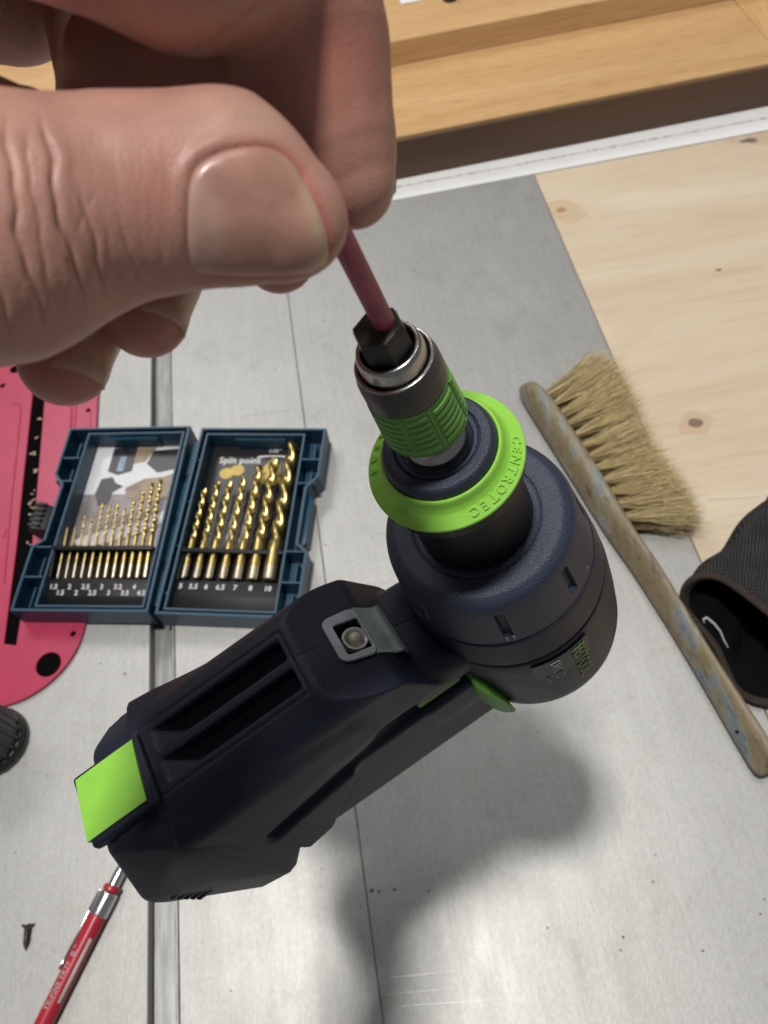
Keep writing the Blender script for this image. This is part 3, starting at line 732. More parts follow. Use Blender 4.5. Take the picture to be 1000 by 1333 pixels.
def iron_mat():
    m = bpy.data.materials.new("ground_cast_iron"); m.use_nodes = True; nt = m.node_tree; N = nt.nodes; Lk = nt.links
    p = N['Principled BSDF']; p.inputs['Metallic'].default_value = .5
    tc = N.new('ShaderNodeTexCoord')
    def noise(scale, sc, detail=5, rough=.6, dist=0):
        mp = N.new('ShaderNodeMapping'); mp.inputs['Scale'].default_value = sc; Lk.new(tc.outputs['Object'], mp.inputs['Vector'])
        n = N.new('ShaderNodeTexNoise'); n.inputs['Scale'].default_value = scale; n.inputs['Detail'].default_value = detail; n.inputs['Roughness'].default_value = rough; n.inputs['Distortion'].default_value = dist
        Lk.new(mp.outputs[0], n.inputs['Vector']); return n.outputs['Fac']
    def ramp(src, stops):
        r = N.new('ShaderNodeValToRGB'); el = r.color_ramp.elements
        while len(el) < len(stops): el.new(.5)
        for e, (ps, c) in zip(el, stops): e.position = ps; e.color = (*c, 1)
        Lk.new(src, r.inputs[0]); return r.outputs[0]
    def mul(a, b, f, mode='MULTIPLY'):
        x = N.new('ShaderNodeMixRGB'); x.blend_type = mode; x.inputs[0].default_value = f
        Lk.new(a, x.inputs[1]); Lk.new(b, x.inputs[2]); return x.outputs[0]
    base = ramp(noise(9, (1, 1, 1), 7, .65), [(.28, (.41, .405, .39)), (.72, (.485, .48, .465))])
    spk = ramp(noise(420, (1.3, .6, 1), 3, .7), [(.32, (.74, .74, .73)), (.64, (1.0, 1.0, 1.0))])
    grind = ramp(noise(60, (4.5, .35, 1), 4, .7), [(.3, (.84, .84, .84)), (.7, (1, 1, 1))])
    stain = ramp(noise(26, (1, 1, 1), 4, .55, 1.2), [(.28, (.90, .895, .88)), (.46, (1, 1, 1))])
    speck = ramp(noise(150, (1, 1, 1), 2, .5), [(.235, (.22, .20, .18)), (.26, (1, 1, 1))])
    c = mul(base, spk, .55); c = mul(c, grind, .7); c = mul(c, stain, .8); c = mul(c, speck, .7)
    Lk.new(c, p.inputs['Base Color'])
    mr = N.new('ShaderNodeMapRange'); mr.inputs['To Min'].default_value = .43; mr.inputs['To Max'].default_value = .56
    Lk.new(noise(30, (2, .6, 1), 5, .6), mr.inputs['Value']); Lk.new(mr.outputs[0], p.inputs['Roughness'])
    b = N.new('ShaderNodeBump'); b.inputs['Strength'].default_value = .22; b.inputs['Distance'].default_value = .0004
    Lk.new(noise(700, (1.2, .5, 1), 3, .7), b.inputs['Height']); Lk.new(b.outputs[0], p.inputs['Normal'])
    return m
M['iron'] = iron_mat()
M['slot_iron'] = mat("slot_iron", (.24, .24, .235), .42, .6, var=.25, vscale=60, stretch=(5, .4, 1), bump=.2, bscale=500)
M['dark'] = mat("hole_shade_black", (.003, .003, .003), .95, spec=.05)  # flat black standing in for the unlit inside of openings
XS0, XS1, XJ, XE, YB, YF = -.1968, -.1772, -.0557, .2302, .7335, -.55
table = empty("saw_table", loc=(0, .2, 0), label="grey ground cast iron saw table top with a mitre slot running through it", cat="saw table")
bpy.context.view_layer.update()
def tpart(name, lo, hi, m, bev=.0006): return boxobj(name, Vector(lo) - Vector((0, .2, 0)), Vector(hi) - Vector((0, .2, 0)), m, table, bev, 1)
tpart("casting", (-.85, YF, -.035), (XS0, YB, 0), M['iron'])
tpart("mitre_slot", (XS0 + .0004, YF, -.035), (XS1 - .0004, YB, -.0095), M['slot_iron'], .0003)
tpart("slot_edge", (XS1 - .0026, YF, -.009), (XS1 - .0005, YB, -.0007), M['slot_iron'], .0004)
tpart("casting", (XS1, YF, -.035), (XJ - .00008, YB, 0), M['iron'])
tpart("extension_wing", (XJ + .00008, YF, -.035), (XE, YB, .0001), M['iron'], .0008)
# bright scratches cut into the wing and a few dark pits
bm = bmesh.new()
M['scratch'] = mat("bright_scratch", (.58, .58, .57), .4, .7)
for (u0, v0, u1, v1, w) in ((490, 1275, 607, 1262, .00035), (495, 1296, 600, 1285, .00028), (440, 1171, 580, 1137, .0003), (497, 1180, 560, 1174, .0002), (520, 1310, 700, 1297, .00018), *[(x_, y_, x_ + l_, y_ - l_ * .12 + RNG.normal(0, 3), .00012) for x_, y_, l_ in zip(RNG.uniform(230, 950, 34), RNG.uniform(420, 1330, 34), RNG.uniform(15, 90, 34))]):
    a, b = at(u0, v0, .00025), at(u1, v1, .00025); d = (b - a).normalized(); n_ = Vector((-d.y, d.x, 0)) * w * .6
    vs = [bm.verts.new(p) for p in (a - n_ * .6 - Vector((0, .2, 0)), b - Vector((0, .2, 0)), a + n_ * .6 - Vector((0, .2, 0)))]
    bm.faces.new(vs); vs2 = [bm.verts.new(v.co + Vector((0, 0, -.0006))) for v in vs]
    bm.faces.new(vs2[::-1])
    for i in range(3): bm.faces.new((vs[i], vs2[i], vs2[(i + 1) % 3], vs[(i + 1) % 3]))
obj("scratches", bm, M['scratch'], table, kind='stuff')
bm = bmesh.new()
for (u_, v_, r_) in ((484, 1160, .0016), (493, 1161, .0011), (514, 1158, .0012), (558, 1160, .0008), (713, 1208, .0007), (811, 1220, .0009), (808, 1237, .0007), (850, 1148, .0007), (915, 1238, .0008), (990, 1190, .0008), (995, 1171, .0007), (470, 1181, .0006), (300, 1290, .0006), (60, 1010, .0006), (20, 1110, .0006)):
    c = at(u_, v_, 0) - Vector((0, .2, 0)); vs = []
    for k in range(9): a = k / 9 * 2 * math.pi; vs.append(bm.verts.new(c + Vector((math.cos(a) * r_ * RNG.uniform(.6, 1.3), math.sin(a) * r_ * RNG.uniform(.5, 1.1), .00022))))
    bm.faces.new(vs)
    tp = bm.verts.new(c + Vector((0, 0, .0005)))
    for k in range(9): bm.faces.new((vs[k], vs[(k + 1) % 9], tp))
obj("pitting", bm, mat("pit_stain", (.10, .09, .085), .7), table, kind='stuff')

def ply_mat():
    m = wood("birch_plywood", (.68, .575, .43), (.565, .445, .31), 0, .45, .5, .3, .06, 2.6, 7)
    nt = m.node_tree; N = nt.nodes; Lk = nt.links; p = N['Principled BSDF']; src = p.inputs['Base Color'].links[0].from_socket
    tc = [n for n in N if n.type == 'TEX_COORD'][0]
    nz = N.new('ShaderNodeTexNoise'); nz.inputs['Scale'].default_value = 38; nz.inputs['Detail'].default_value = 4; Lk.new(tc.outputs['Object'], nz.inputs['Vector'])
    for (u_, v_, sx, sy, c, hard) in ((738, 270, .06, .04, (.54, .38, .22), 0), (905, 549, .036, .024, (.52, .34, .20), 0), (960, 352, .06, .012, (.54, .41, .27), 0), (985, 178, .075, .03, (.48, .35, .23), 0), (820, 420, .05, .06, (.60, .47, .32), 0),
            (905, 549, .0135, .0085, (.19, .125, .08), 1), (975, 181, .034, .016, (.15, .115, .09), 1), (731, 272, .014, .011, (.38, .21, .09), 1), (936, 350, .008, .004, (.16, .08, .04), 1)):
        c3 = at(u_, v_, 0)
        mp = N.new('ShaderNodeVectorMath'); mp.operation = 'SUBTRACT'; mp.inputs[1].default_value = (c3.x, c3.y, 0); Lk.new(tc.outputs['Object'], mp.inputs[0])
        sc_ = N.new('ShaderNodeVectorMath'); sc_.operation = 'MULTIPLY'; sc_.inputs[1].default_value = (1 / sx, 1 / sy, 0); Lk.new(mp.outputs[0], sc_.inputs[0])
        ln = N.new('ShaderNodeVectorMath'); ln.operation = 'LENGTH'; Lk.new(sc_.outputs[0], ln.inputs[0])
        ad = N.new('ShaderNodeMath'); ad.operation = 'MULTIPLY_ADD'; ad.inputs[1].default_value = 1.1; Lk.new(nz.outputs['Fac'], ad.inputs[0]); Lk.new(ln.outputs['Value'], ad.inputs[2])
        r = N.new('ShaderNodeValToRGB'); e = r.color_ramp.elements; e[0].position = .9; e[0].color = (1, 1, 1, 1); e[1].position = 1.5 if hard else 1.9; e[1].color = (0, 0, 0, 1)
        Lk.new(ad.outputs[0], r.inputs[0])
        mf = N.new('ShaderNodeMath'); mf.operation = 'MULTIPLY'; mf.inputs[1].default_value = .9 if hard else .5; Lk.new(r.outputs[0], mf.inputs[0])
        x = N.new('ShaderNodeMixRGB'); x.inputs[2].default_value = (*c, 1); Lk.new(mf.outputs[0], x.inputs[0]); Lk.new(src, x.inputs[1]); src = x.outputs[0]
    Lk.new(src, p.inputs['Base Color']); return m
boxobj("plywood_board", (XE + .0012, YF, -.02), (1.6, YB - .0005, -.0012), ply_mat(), None, .0008, 1, label="pale birch plywood board with dark knots laid flush beside the grey saw table", cat="board")
def rail_mat():
    m = mat("scuffed_white_laminate", (.80, .80, .79), .5, var=.03, vscale=30)
    nt = m.node_tree; N = nt.nodes; Lk = nt.links; p = N['Principled BSDF']; src = p.inputs['Base Color'].links[0].from_socket
    tc = [n for n in N if n.type == 'TEX_COORD'][0]; sx = N.new('ShaderNodeSeparateXYZ'); Lk.new(tc.outputs['Object'], sx.inputs[0])
    d = N.new('ShaderNodeMath'); d.operation = 'SUBTRACT'; d.inputs[1].default_value = .7545; Lk.new(sx.outputs['Y'], d.inputs[0])
    a = N.new('ShaderNodeMath'); a.operation = 'ABSOLUTE'; Lk.new(d.outputs[0], a.inputs[0])
    nz = N.new('ShaderNodeTexNoise'); nz.inputs['Scale'].default_value = 130; nz.inputs['Detail'].default_value = 5; nz.inputs['Roughness'].default_value = .75; Lk.new(tc.outputs['Object'], nz.inputs['Vector'])
    q = N.new('ShaderNodeMath'); q.operation = 'MULTIPLY_ADD'; q.inputs[1].default_value = -110; Lk.new(a.outputs[0], q.inputs[0]); Lk.new(nz.outputs['Fac'], q.inputs[2])
    r = N.new('ShaderNodeValToRGB'); e = r.color_ramp.elements; e[0].position = .30; e[0].color = (0, 0, 0, 1); e[1].position = .55; e[1].color = (.8, .8, .8, 1); Lk.new(q.outputs[0], r.inputs[0])
    x = N.new('ShaderNodeMixRGB'); x.inputs[2].default_value = (.22, .21, .20, 1); Lk.new(r.outputs[0], x.inputs[0]); Lk.new(src, x.inputs[1]); Lk.new(x.outputs[0], p.inputs['Base Color']); return m
boxobj("white_rail", (-1.0, YB + .0005, -.03), (1.6, .80, -.0006), rail_mat(), None, .0005, 1, label="scuffed white laminate strip between the saw table and the beech bench", cat="rail")

# beech bench behind: front plank, raised back plank, end plank across
M['beech'] = wood("oiled_beech", (.66, .42, .20), (.55, .32, .135), 0, .8, .38, .8, .12)
M['beech_y'] = wood("oiled_beech_cross", (.66, .42, .20), (.55, .32, .135), 1, .8, .38, .8, .12)
bench = empty("wooden_bench", loc=(.3, .7755, 0), rot=(0, 0, .017), label="honey coloured beech workbench with a stepped top behind the white strip", cat="workbench")
def bpart(name, lo, hi, m, bev=.0016): return boxobj(name, lo, hi, m, bench, bev, 2)
bpart("front_plank", (-1.4, 0, -.06), (.2165, .1375, .0475), M['beech'])
bpart("shaded_front_face", (-1.4, -.0045, -.06), (.95, -.0002, .0448), wood("shade_painted_wood", (.125, .066, .037), (.09, .046, .026), 0, .8, .5, .6, .1), .001)  # shade on the bench front, painted as a darker board over the beech
bpart("back_plank", (-1.4, .1381, -.06), (.85, .6, .0745), M['beech'])
bpart("end_plank", (.2172, -.0006, -.06), (.40, .1375, .0472), M['beech_y'])
bpart("front_plank", (.4006, 0, -.06), (.95, .1375, .0475), M['beech'])
p = at(551, -12, .0775)
cd = boxobj("price_card", (-.028, -.014, 0), (.028, .014, .0012), mat("white_card", (.82, .82, .84), .45), None, .0004, 1, label="small white card lying on the raised back plank of the bench", cat="card")
cd.location = Vector((at(549, -7, .0745).x, at(549, -7, .0745).y, .0746)); cd.rotation_euler = (0, 0, .03)
c = at(586, -1, .0745)
kb = lobj("clamp_knob", chamfer([(0, .0), (.0085, 0), (.0085, .0045), (.006, .006), (.006, .02), (0, .02)], .0008), mat("dark_knob", (.05, .04, .035), .5), None, 32, label="dark round knob beside the white card on the bench", cat="knob")
kb.location = (c.x, c.y, .0746)
# floor of the workshop, only to close the room below
fl = boxobj("floor", (-4, -3, -.92), (4, 5, -.90), mat("concrete_floor", (.22, .21, .20), .7, var=.2, vscale=6), None, kind='structure')

# ------------------------------------------------------------------ red throat plate of the saw
M['red'] = mat("red_painted_steel", (.42, .034, .085), .34, bump=.1, bscale=700, var=.06, vscale=50, spec=.5)
cx, ry, yb, yt = -.3105, .0632, .2915, .66
oc = [(cx + ry * math.cos(a), yb + ry * math.sin(a)) for a in np.linspace(math.pi, 2 * math.pi, 33)] + [(cx + ry * math.cos(a), yt + ry * math.sin(a)) for a in np.linspace(0, math.pi, 33)]
def circ(u_, v_, r_, n=24): c = at(u_, v_, .003); return [(c.x + r_ * math.cos(2 * math.pi * k / n), c.y + r_ * math.sin(2 * math.pi * k / n)) for k in range(n)]
sl = [at(43, 509, .003), at(30, 628, .003), at(21, 717, .003), at(5, 838, .003), at(21, 840, .003), at(41, 717, .003), at(49, 628, .003), at(58, 519, .003)]
d0 = (sl[0] - sl[1]).normalized() * .06; d1 = (sl[7] - sl[6]).normalized() * .06
sl = [tuple(q)[:2] for q in [sl[0] + d0] + sl + [sl[7] + d1]]
holes = [sl, circ(63, 865, .0098), circ(95, 825, .0022, 16), circ(115, 534, .0022, 16), circ(20, 480, .0055, 20), circ(3, 502, .0028, 16)]
throat = empty("throat_plate", loc=(cx, .45, 0), label="red painted steel throat plate with a long dark blade slot at the left", cat="plate")
bpy.context.view_layer.update()
def rel(bm, o): bmesh.ops.translate(bm, verts=bm.verts, vec=-Vector(o.location))
bm = bmesh.new(); plate(bm, oc, holes, .0006, .0032); rel(bm, throat); pl = obj("plate", bm, M['red'], throat, 30)
bv = pl.modifiers.new("edge", 'BEVEL'); bv.width = .0005; bv.segments = 2; bv.limit_method = 'ANGLE'
bm = bmesh.new(); prism(bm, [(cx + (x - cx) * .96, y) for x, y in oc], .0002, .0005); rel(bm, throat); obj("slot_shade_sheet", bm, M['dark'], throat)  # black sheet on the table paints the darkness below slot and holes
bm = bmesh.new()
def raised(bm, pts, r): tube(bm, [at(u_, v_, .0032) for u_, v_ in pts], r, 8)
raised(bm, [(17, 527), (22, 525), (27, 529), (25, 560), (15, 650), (5, 760)], .0009)
raised(bm, [(93, 525), (93, 545), (92, 556)], .0012); raised(bm, [(99, 525), (98, 545), (97, 558)], .0009)
raised(bm, [(5, 700), (8, 690)], .0008)
raised(bm, [(54, 789), (62, 795), (75, 800)], .001)
rel(bm, throat); obj("raised_rib", bm, M['red'], throat, 60)
M['chip'] = mat("pale_sawdust", (.55, .42, .28), .9)
bm = bmesh.new()
for (u_, v_) in [(40, 655), (47, 568), (44, 592), (43, 660), (39, 668), (46, 612), (38, 706), (44, 640), (52, 545), (41, 650), (30, 770), (26, 800)]:
    for _ in range(3):
        c = at(u_ + RNG.normal(0, 2), v_ + RNG.normal(0, 3), .0038); s_ = RNG.uniform(.0005, .0013)
        box(bm, c - Vector((s_, s_ * .6, .0005)), c + Vector((s_, s_ * .6, .0005)))
obj("sawdust", bm, M['chip'], None, kind='stuff', label="pale sawdust crumbs along the edge of the blade slot", cat="sawdust")

# ------------------------------------------------------------------ black ribbed cap at the left edge
cap = empty("ribbed_cap", label="round black ribbed plastic knob standing at the left edge of the table", cat="cap")
c = at(-5, 967, 0); cap.location = (c.x, c.y, .0003); cap.rotation_euler = (0, 0, .3)
def capribs(th, z): return np.where((z > .0115) & (z < .047), np.clip((.5 - np.abs(((np.degrees(th) % 18) / 18) - .5)) * 6 - 1.3, 0, 1) * .0017, 0)
pz = [(0, 0), (.0245, 0), (.0258, .0008), (.0262, .002), (.0262, .0042), (.0256, .0050), (.0246, .0052), (.0246, .0062), (.0254, .0066), (.0254, .0092), (.0246, .0104)] + [(.0228, z) for z in np.arange(.0108, .048, .0018)] + [(.0240, .0485), (.0240, .054), (.0225, .056), (.008, .0565), (0, .0565)]
pz = [(r_ * .96, z_ * .96) for r_, z_ in pz]
lobj("cap_body", pz, mat("black_ribbed_plastic", (.008, .008, .009), .36, bump=.1, bscale=1200), cap, 240, disp=capribs)

# ------------------------------------------------------------------ red mechanical pencil
pa, pb = at(158, 1132, .0062), at(34, 1378, .0062)
pencil = empty("mechanical_pencil", loc=pb, label="red mechanical pencil with chrome clip lying under the drill battery", cat="pencil")
zax = (pa - pb).normalized(); PL = (pa - pb).length
yax = Vector((0, 0, 1)); xax = yax.cross(zax)
pencil.matrix_world = Matrix(((xax.x, yax.x, zax.x, pb.x), (xax.y, yax.y, zax.y, pb.y), (xax.z, yax.z, zax.z, pb.z), (0, 0, 0, 1)))
M['pencil_red'] = mat("red_lacquer", (.40, .018, .035), .3, var=.05, vscale=200, spec=.5)
M['chrome'] = mat("chrome", (.70, .70, .69), .2, 1.0)
ZP = lambda u_, v_: (at(u_, v_, .0062) - pb).dot(zax)
z_f0, z_f1 = ZP(118, 1187), ZP(134, 1157)
lobj("barrel", chamfer([(0, 0), (.0052, 0), (.0054, .004), (.0056, z_f0 - .001), (.0056, z_f0), (.004, z_f0)], .0004), M['pencil_red'], pencil, 48)
lobj("ferrule", chamfer([(.0050, z_f0 - .0005), (.0058, z_f0), (.0058, z_f1 - .001), (.0052, z_f1), (.002, z_f1)], .0004), M['chrome'], pencil, 48)
lobj("collar", chamfer([(.003, z_f1 - .0002), (.0055, z_f1 + .0004), (.0055, z_f1 + .0030), (.0046, z_f1 + .0042), (.003, z_f1 + .0042)], .0006), M['pencil_red'], pencil, 40)
lobj("push_button", chamfer([(.0036, z_f1 + .003), (.0036, PL - .002), (.003, PL + .004), (0, PL + .004)], .0005), M['chrome'], pencil, 40)
bm = bmesh.new()
zc0, zc1 = ZP(88, 1256), z_f1 - .001
for (za, zb, w) in ((zc0, zc1, .0013), (zc0 - .004, zc0 + .002, .0019)):
    prism(bm, [(.0063, za), (.0063, zb), (.0073, zb), (.0073, za)], -w, w, (Vector((1, 0, 0)), Vector((0, 0, 1)), Vector((0, 1, 0))), .0004, 2)
box(bm, Vector((.0035, -.0024, z_f0)), Vector((.0073, .0024, z_f1 - .0008)), .0006, 2)
obj("clip", bm, M['chrome'], pencil)
M['white'] = mat("white_print", (.62, .61, .6), .5, var=.2, vscale=900)
def pen_text(txt, ang, z, size, m, name="lettering"):
    V, F = text_mesh(txt, size, .00003, bold=.00012); VV = []
    for q in V:
        a = ang - q[1] / .0056; VV.append(Vector((.00565 * math.cos(a), .00565 * math.sin(a), z + q[0])))
    return pydata(name, VV, F, m, pencil)
pen_text("0.7", R_(80), ZP(100, 1237), .0052, M['white'])
pen_text("TK-FINE TRIFF", R_(80), ZP(80, 1283), .0043, M['white'])
VV, FF = [], []
for i in range(2):
    for j in range(5):
        a = R_(130 + 6 * j); VV.append(Vector((.00568 * math.cos(a), .00568 * math.sin(a), (ZP(78, 1305), ZP(123, 1223))[i])))
FF = [(j, j + 1, j + 6, j + 5) for j in range(4)]
o = pydata("label_strip", VV, FF, mat("silver_strip", (.55, .53, .50), .45), pencil); sm = o.modifiers.new("thickness", 'SOLIDIFY'); sm.thickness = .0001; sm.offset = 0

# ------------------------------------------------------------------ small wood screw
a, b = at(36, 1203, .0030), at(33, 1238, .0012)
screw = empty("wood_screw", loc=a, label="small brass coloured wood screw lying loose left of the red pencil", cat="screw")
zx = (b - a).normalized(); q = zx.to_track_quat('Z', 'Y'); screw.rotation_mode = 'QUATERNION'; screw.rotation_quaternion = q; LS = (b - a).length
M['screw'] = mat("yellow_zinc", (.20, .185, .15), .34, .95, var=.3, vscale=500)
lobj("screw_head", chamfer([(0, .0008), (.0016, .0006), (.0018, -.0001), (.0039, -.0001), (.0039, .0003), (.0018, .0028), (.0016, .0035)], .0001), M['screw'], screw, 28)
prof = [(.0016, .003)]
z = .0032
while z < LS - .0015:
    k = 1 if z < LS - .005 else max(.25, (LS - z) / .005)
    prof += [(.0016 * k, z), (.0024 * k, z + .0005), (.0016 * k, z + .0010)]; z += .00125
prof.append((0, LS))
lobj("screw_shank", prof, M['screw'], screw, 20)

# ================================================================== drill bit case lying open
CA = R_(-13.6); CO = Vector((-.1481, .4446, 0))
case = empty("bit_case", loc=CO, rot=(0, 0, CA), label="open dark teal plastic drill bit case lying on the saw table and red plate", cat="case")
M['teal'] = mat("teal_plastic", (.013, .062, .108), .38, bump=.15, bscale=1500, spec=.5)
M['rack'] = mat("black_rack_plastic", (.007, .007, .008), .48, bump=.12, bscale=1200, spec=.3)
M['hinge'] = mat("teal_hinge", (.012, .055, .09), .25)
mm = .001
def wall_loop(bm, outline, th, z0, z1, bev=.0004):
    n = len(outline); P = [Vector(p) for p in outline]
    area_ = sum(P[i].x * P[(i + 1) % n].y - P[(i + 1) % n].x * P[i].y for i in range(n)); sg = 1 if area_ > 0 else -1
    inn = []
    for i in range(n):
        d0 = (P[i] - P[i - 1]).normalized(); d1 = (P[(i + 1) % n] - P[i]).normalized()
        n0 = Vector((-d0.y, d0.x)) * sg; n1 = Vector((-d1.y, d1.x)) * sg; b = (n0 + n1); b /= max(.3, b.dot(n0)); inn.append(P[i] + b * th)
    L_ = [[bm.verts.new((p.x, p.y, z)) for p in pp] for pp, z in ((P, z0), (P, z1), (inn, z1), (inn, z0))]
    top = []
    for i in range(n):
        j = (i + 1) % n
        for a, b in ((0, 1), (1, 2), (2, 3), (3, 0)):
            bm.faces.new((L_[a][i], L_[a][j], L_[b][j], L_[b][i]))
    es = [e for e in bm.edges if all(abs(v.co.z - z1) < 1e-7 for v in e.verts)]
    bmesh.ops.bevel(bm, geom=es, offset=bev, segments=2, affect='EDGES', clamp_overlap=True)
ROT_L = R_(1.6)
def case_half(sx, z_lift):
    """one half; x runs outwards from the hinge"""
    f = lambda p: (p[0] * sx * mm, p[1] * mm)
    out = [(4.6, 0), (116, 0), (116, -50), (107, -61), (107, -113), (115.5, -120), (115.5, -177), (4.6, -177)]
    half = None
    bm = bmesh.new(); wall_loop(bm, [f(p) for p in out], .0022, .0, .0225); prism(bm, [f((4.8 if p[0] < 50 else p[0] - .3, min(-.3, max(-176.7, p[1])))) for p in out], .0002, .0022)
    half = obj("case_shell", bm, M['teal'], case, 30)
    half.location.z = z_lift
    bm = bmesh.new(); wall_loop(bm, [f(p) for p in [(9.5, -4.5), (98, -4.5), (98, -172.5), (9.5, -172.5)]], .0018, .0022, .0205, .0003)
    obj("inner_wall", bm, M['teal'], half, 30)
    bm = bmesh.new()
    def rib(x0, x1, y, z=.0215, w=.8):
        a, b = sorted((x0 * sx * mm, x1 * sx * mm)); box(bm, (a, (y - w) * mm, .0022), (b, (y + w) * mm, z), .0003, 1)
    for y in (-32, -56, -120, -147): rib(98.1, 105 if -114 < y < -60 else 113.6, y)
    for y in (-32, -74, -116, -158): rib(6.9, 9.4, y, .019)
    def long_rib(x, y0, y1, z): a, b = sorted(((x - .7) * sx * mm, (x + .7) * sx * mm)); box(bm, (a, y1 * mm, .0022), (b, y0 * mm, z), .0003, 1)
    for y0, y1 in ((-10, -28), (-38, -50), (-125, -143), (-152, -170)): long_rib(106.5, y0, y1, .013)
    # raised bar at the head of the tray
    a, b = sorted((35 * sx * mm, 80 * sx * mm)); box(bm, (a, -.0085, .0022), (b, -.0062, .016), .0004, 1)
    obj("case_ribs", bm, M['teal'], half, 30, kind='stuff')
    # notch ledge by the latch
    bm = bmesh.new(); prism(bm, [f(p) for p in [(107.3, -62.5), (111.5, -66), (111.5, -108), (107.3, -112)]], .003, .0145, None, .0006, 2); obj("latch_ledge", bm, M['teal'], half)
    return half
left = case_half(-1, .0030); left.rotation_euler.z = ROT_L
right = case_half(1, .0)
bm = bmesh.new()
for y0, y1 in ((-12, -46), (-54, -88), (-96, -130), (-138, -168)): tube(bm, [(0, y0 * mm, .013), (0, y1 * mm, .013)], .0034, 16)
for y0, y1 in ((-46, -54), (-88, -96), (-130, -138)): tube(bm, [(0, y0 * mm, .013), (0, y1 * mm, .013)], .0022, 12)
obj("hinge_barrel", bm, M['hinge'], case, 40)
bm = bmesh.new()
hull(bm, [Vector(p) * mm for p in [(-127, -78, 13), (-127, -104, 13), (-119, -76, 5), (-119, -106, 5), (-110, -80, 17), (-110, -103, 17), (-122, -78, 22), (-122, -104, 22)]], .001, 2)
latch = obj("latch", bm, mat("black_latch", (.022, .022, .022), .5), case)
bm = bmesh.new()
for k in range(5): box(bm, Vector((-124, -82.5 - 5 * k, 20)) * mm, Vector((-114, -79.8 - 5 * k, 23)) * mm, .0004, 1)
obj("latch_ribs", bm, latch.data.materials[0], latch)

# printed cards in both trays
def flat(name, poly, z, m, parent, th=.00015):
    bm = bmesh.new(); prism(bm, [(p[0] * mm, p[1] * mm) for p in poly], z, z + th); return obj(name, bm, m, parent)
flat_m = lambda n, c, r=.45, **k: mat(n, c, r, **k)
cardl = flat("printed_card", [(-96, -6), (-12, -6), (-12, -170), (-96, -170)], .0023, flat_m("photo_print_grey", (.20, .175, .175), .35, var=.35, vscale=45), left)
PW = flat_m("photo_print_white", (.60, .60, .62), .35, var=.06, vscale=60); PD = flat_m("photo_print_black", (.018, .018, .022), .35, var=.5, vscale=160); PB = flat_m("photo_print_brown", (.24, .175, .115), .35, var=.35, vscale=70); PS = flat_m("photo_print_smoke", (.55, .53, .54), .35, var=.25, vscale=80); PBL = flat_m("photo_print_blue", (.20, .28, .38), .35, var=.4, vscale=150)
flat("print_patch", [(-96, -8), (-14, -8), (-14, -36), (-40, -52), (-60, -58), (-96, -58)], .00248, PW, cardl)
flat("print_patch", [(-80, -9), (-58, -8), (-58, -34), (-70, -38), (-80, -34)], .00266, PD, cardl)
flat("print_patch", [(-72, -18), (-66, -18), (-66, -34), (-72, -34)], .00284, PBL, cardl)
flat("print_patch", [(-58, -9), (-40, -9), (-48, -24), (-58, -26)], .00266, PB, cardl)
flat("print_patch", [(-42, -12), (-18, -10), (-18, -32), (-34, -36), (-46, -26)], .00266, PD, cardl)
flat("print_patch", [(-14, -34), (-14, -60), (-34, -66), (-56, -62), (-60, -52), (-44, -42), (-26, -40)], .00266, PB, cardl)
flat("print_patch", [(-84, -42), (-74, -40), (-70, -46), (-62, -50), (-70, -56), (-72, -68), (-80, -70), (-86, -58)], .00266, PD, cardl)
flat("print_patch", [(-94, -104), (-80, -98), (-40, -86), (-14, -72), (-14, -84), (-44, -100), (-84, -112)], .00266, PS, cardl)
flat("print_patch", [(-60, -108), (-36, -100), (-14, -88), (-14, -126), (-64, -126)], .00262, flat_m("photo_print_mauve", (.36, .34, .36), .35, var=.2, vscale=60), cardl)
cardr = flat("printed_card", [(11.6, -6), (96, -6), (96, -170), (11.6, -170)], .0023, flat_m("black_print", (.012, .012, .013), .35), right)
def card_text(txt, x, y, size, m, parent, rot=0, z=.00255, bold=.0001):
    V, F = text_mesh(txt, size, .00004, bold=bold); c, s = math.cos(rot), math.sin(rot)
    return pydata("lettering", [Vector((x * mm + q[0] * c - q[1] * s, y * mm + q[0] * s + q[1] * c, z + q[2])) for q in V], F, m, parent)
PWH = flat_m("white_ink", (.72, .72, .72), .4); PY = flat_m("yellow_ink", (.55, .40, .06), .4, var=.2, vscale=200)
card_text("Split point", 38, -21, .0092, PWH, cardr)
card_text("135°", 68, -10, .0062, PWH, cardr)
flat("print_patch", [(52, -20), (54, -16), (62, -15.2), (74, -15.2), (82, -16), (84, -20), (82, -18.2), (74, -16.6), (62, -16.6), (54, -18.2)], .00248, PWH, cardr)
for sg in (-1, 1):
    pts = [(33 + sg * 4.6 + 6.4 * math.cos(a), -33 + sg * 1.6 + 5.6 * math.sin(a)) for a in np.linspace(0, 2 * math.pi, 20)[:-1]]
    flat("print_patch", pts, .00248 + .00018 * (sg > 0), PY, cardr)
flat("print_patch", [(60, -28), (68, -17), (76, -28), (77, -44), (68, -47), (59, -44)], .00248, PY, cardr)
for x in (42, 54): flat("print_patch", [(x, -60), (x + 6, -56), (x + 2, -112), (x - 4, -112)], .00248, flat_m("grey_ink", (.30, .28, .29), .4), cardr)

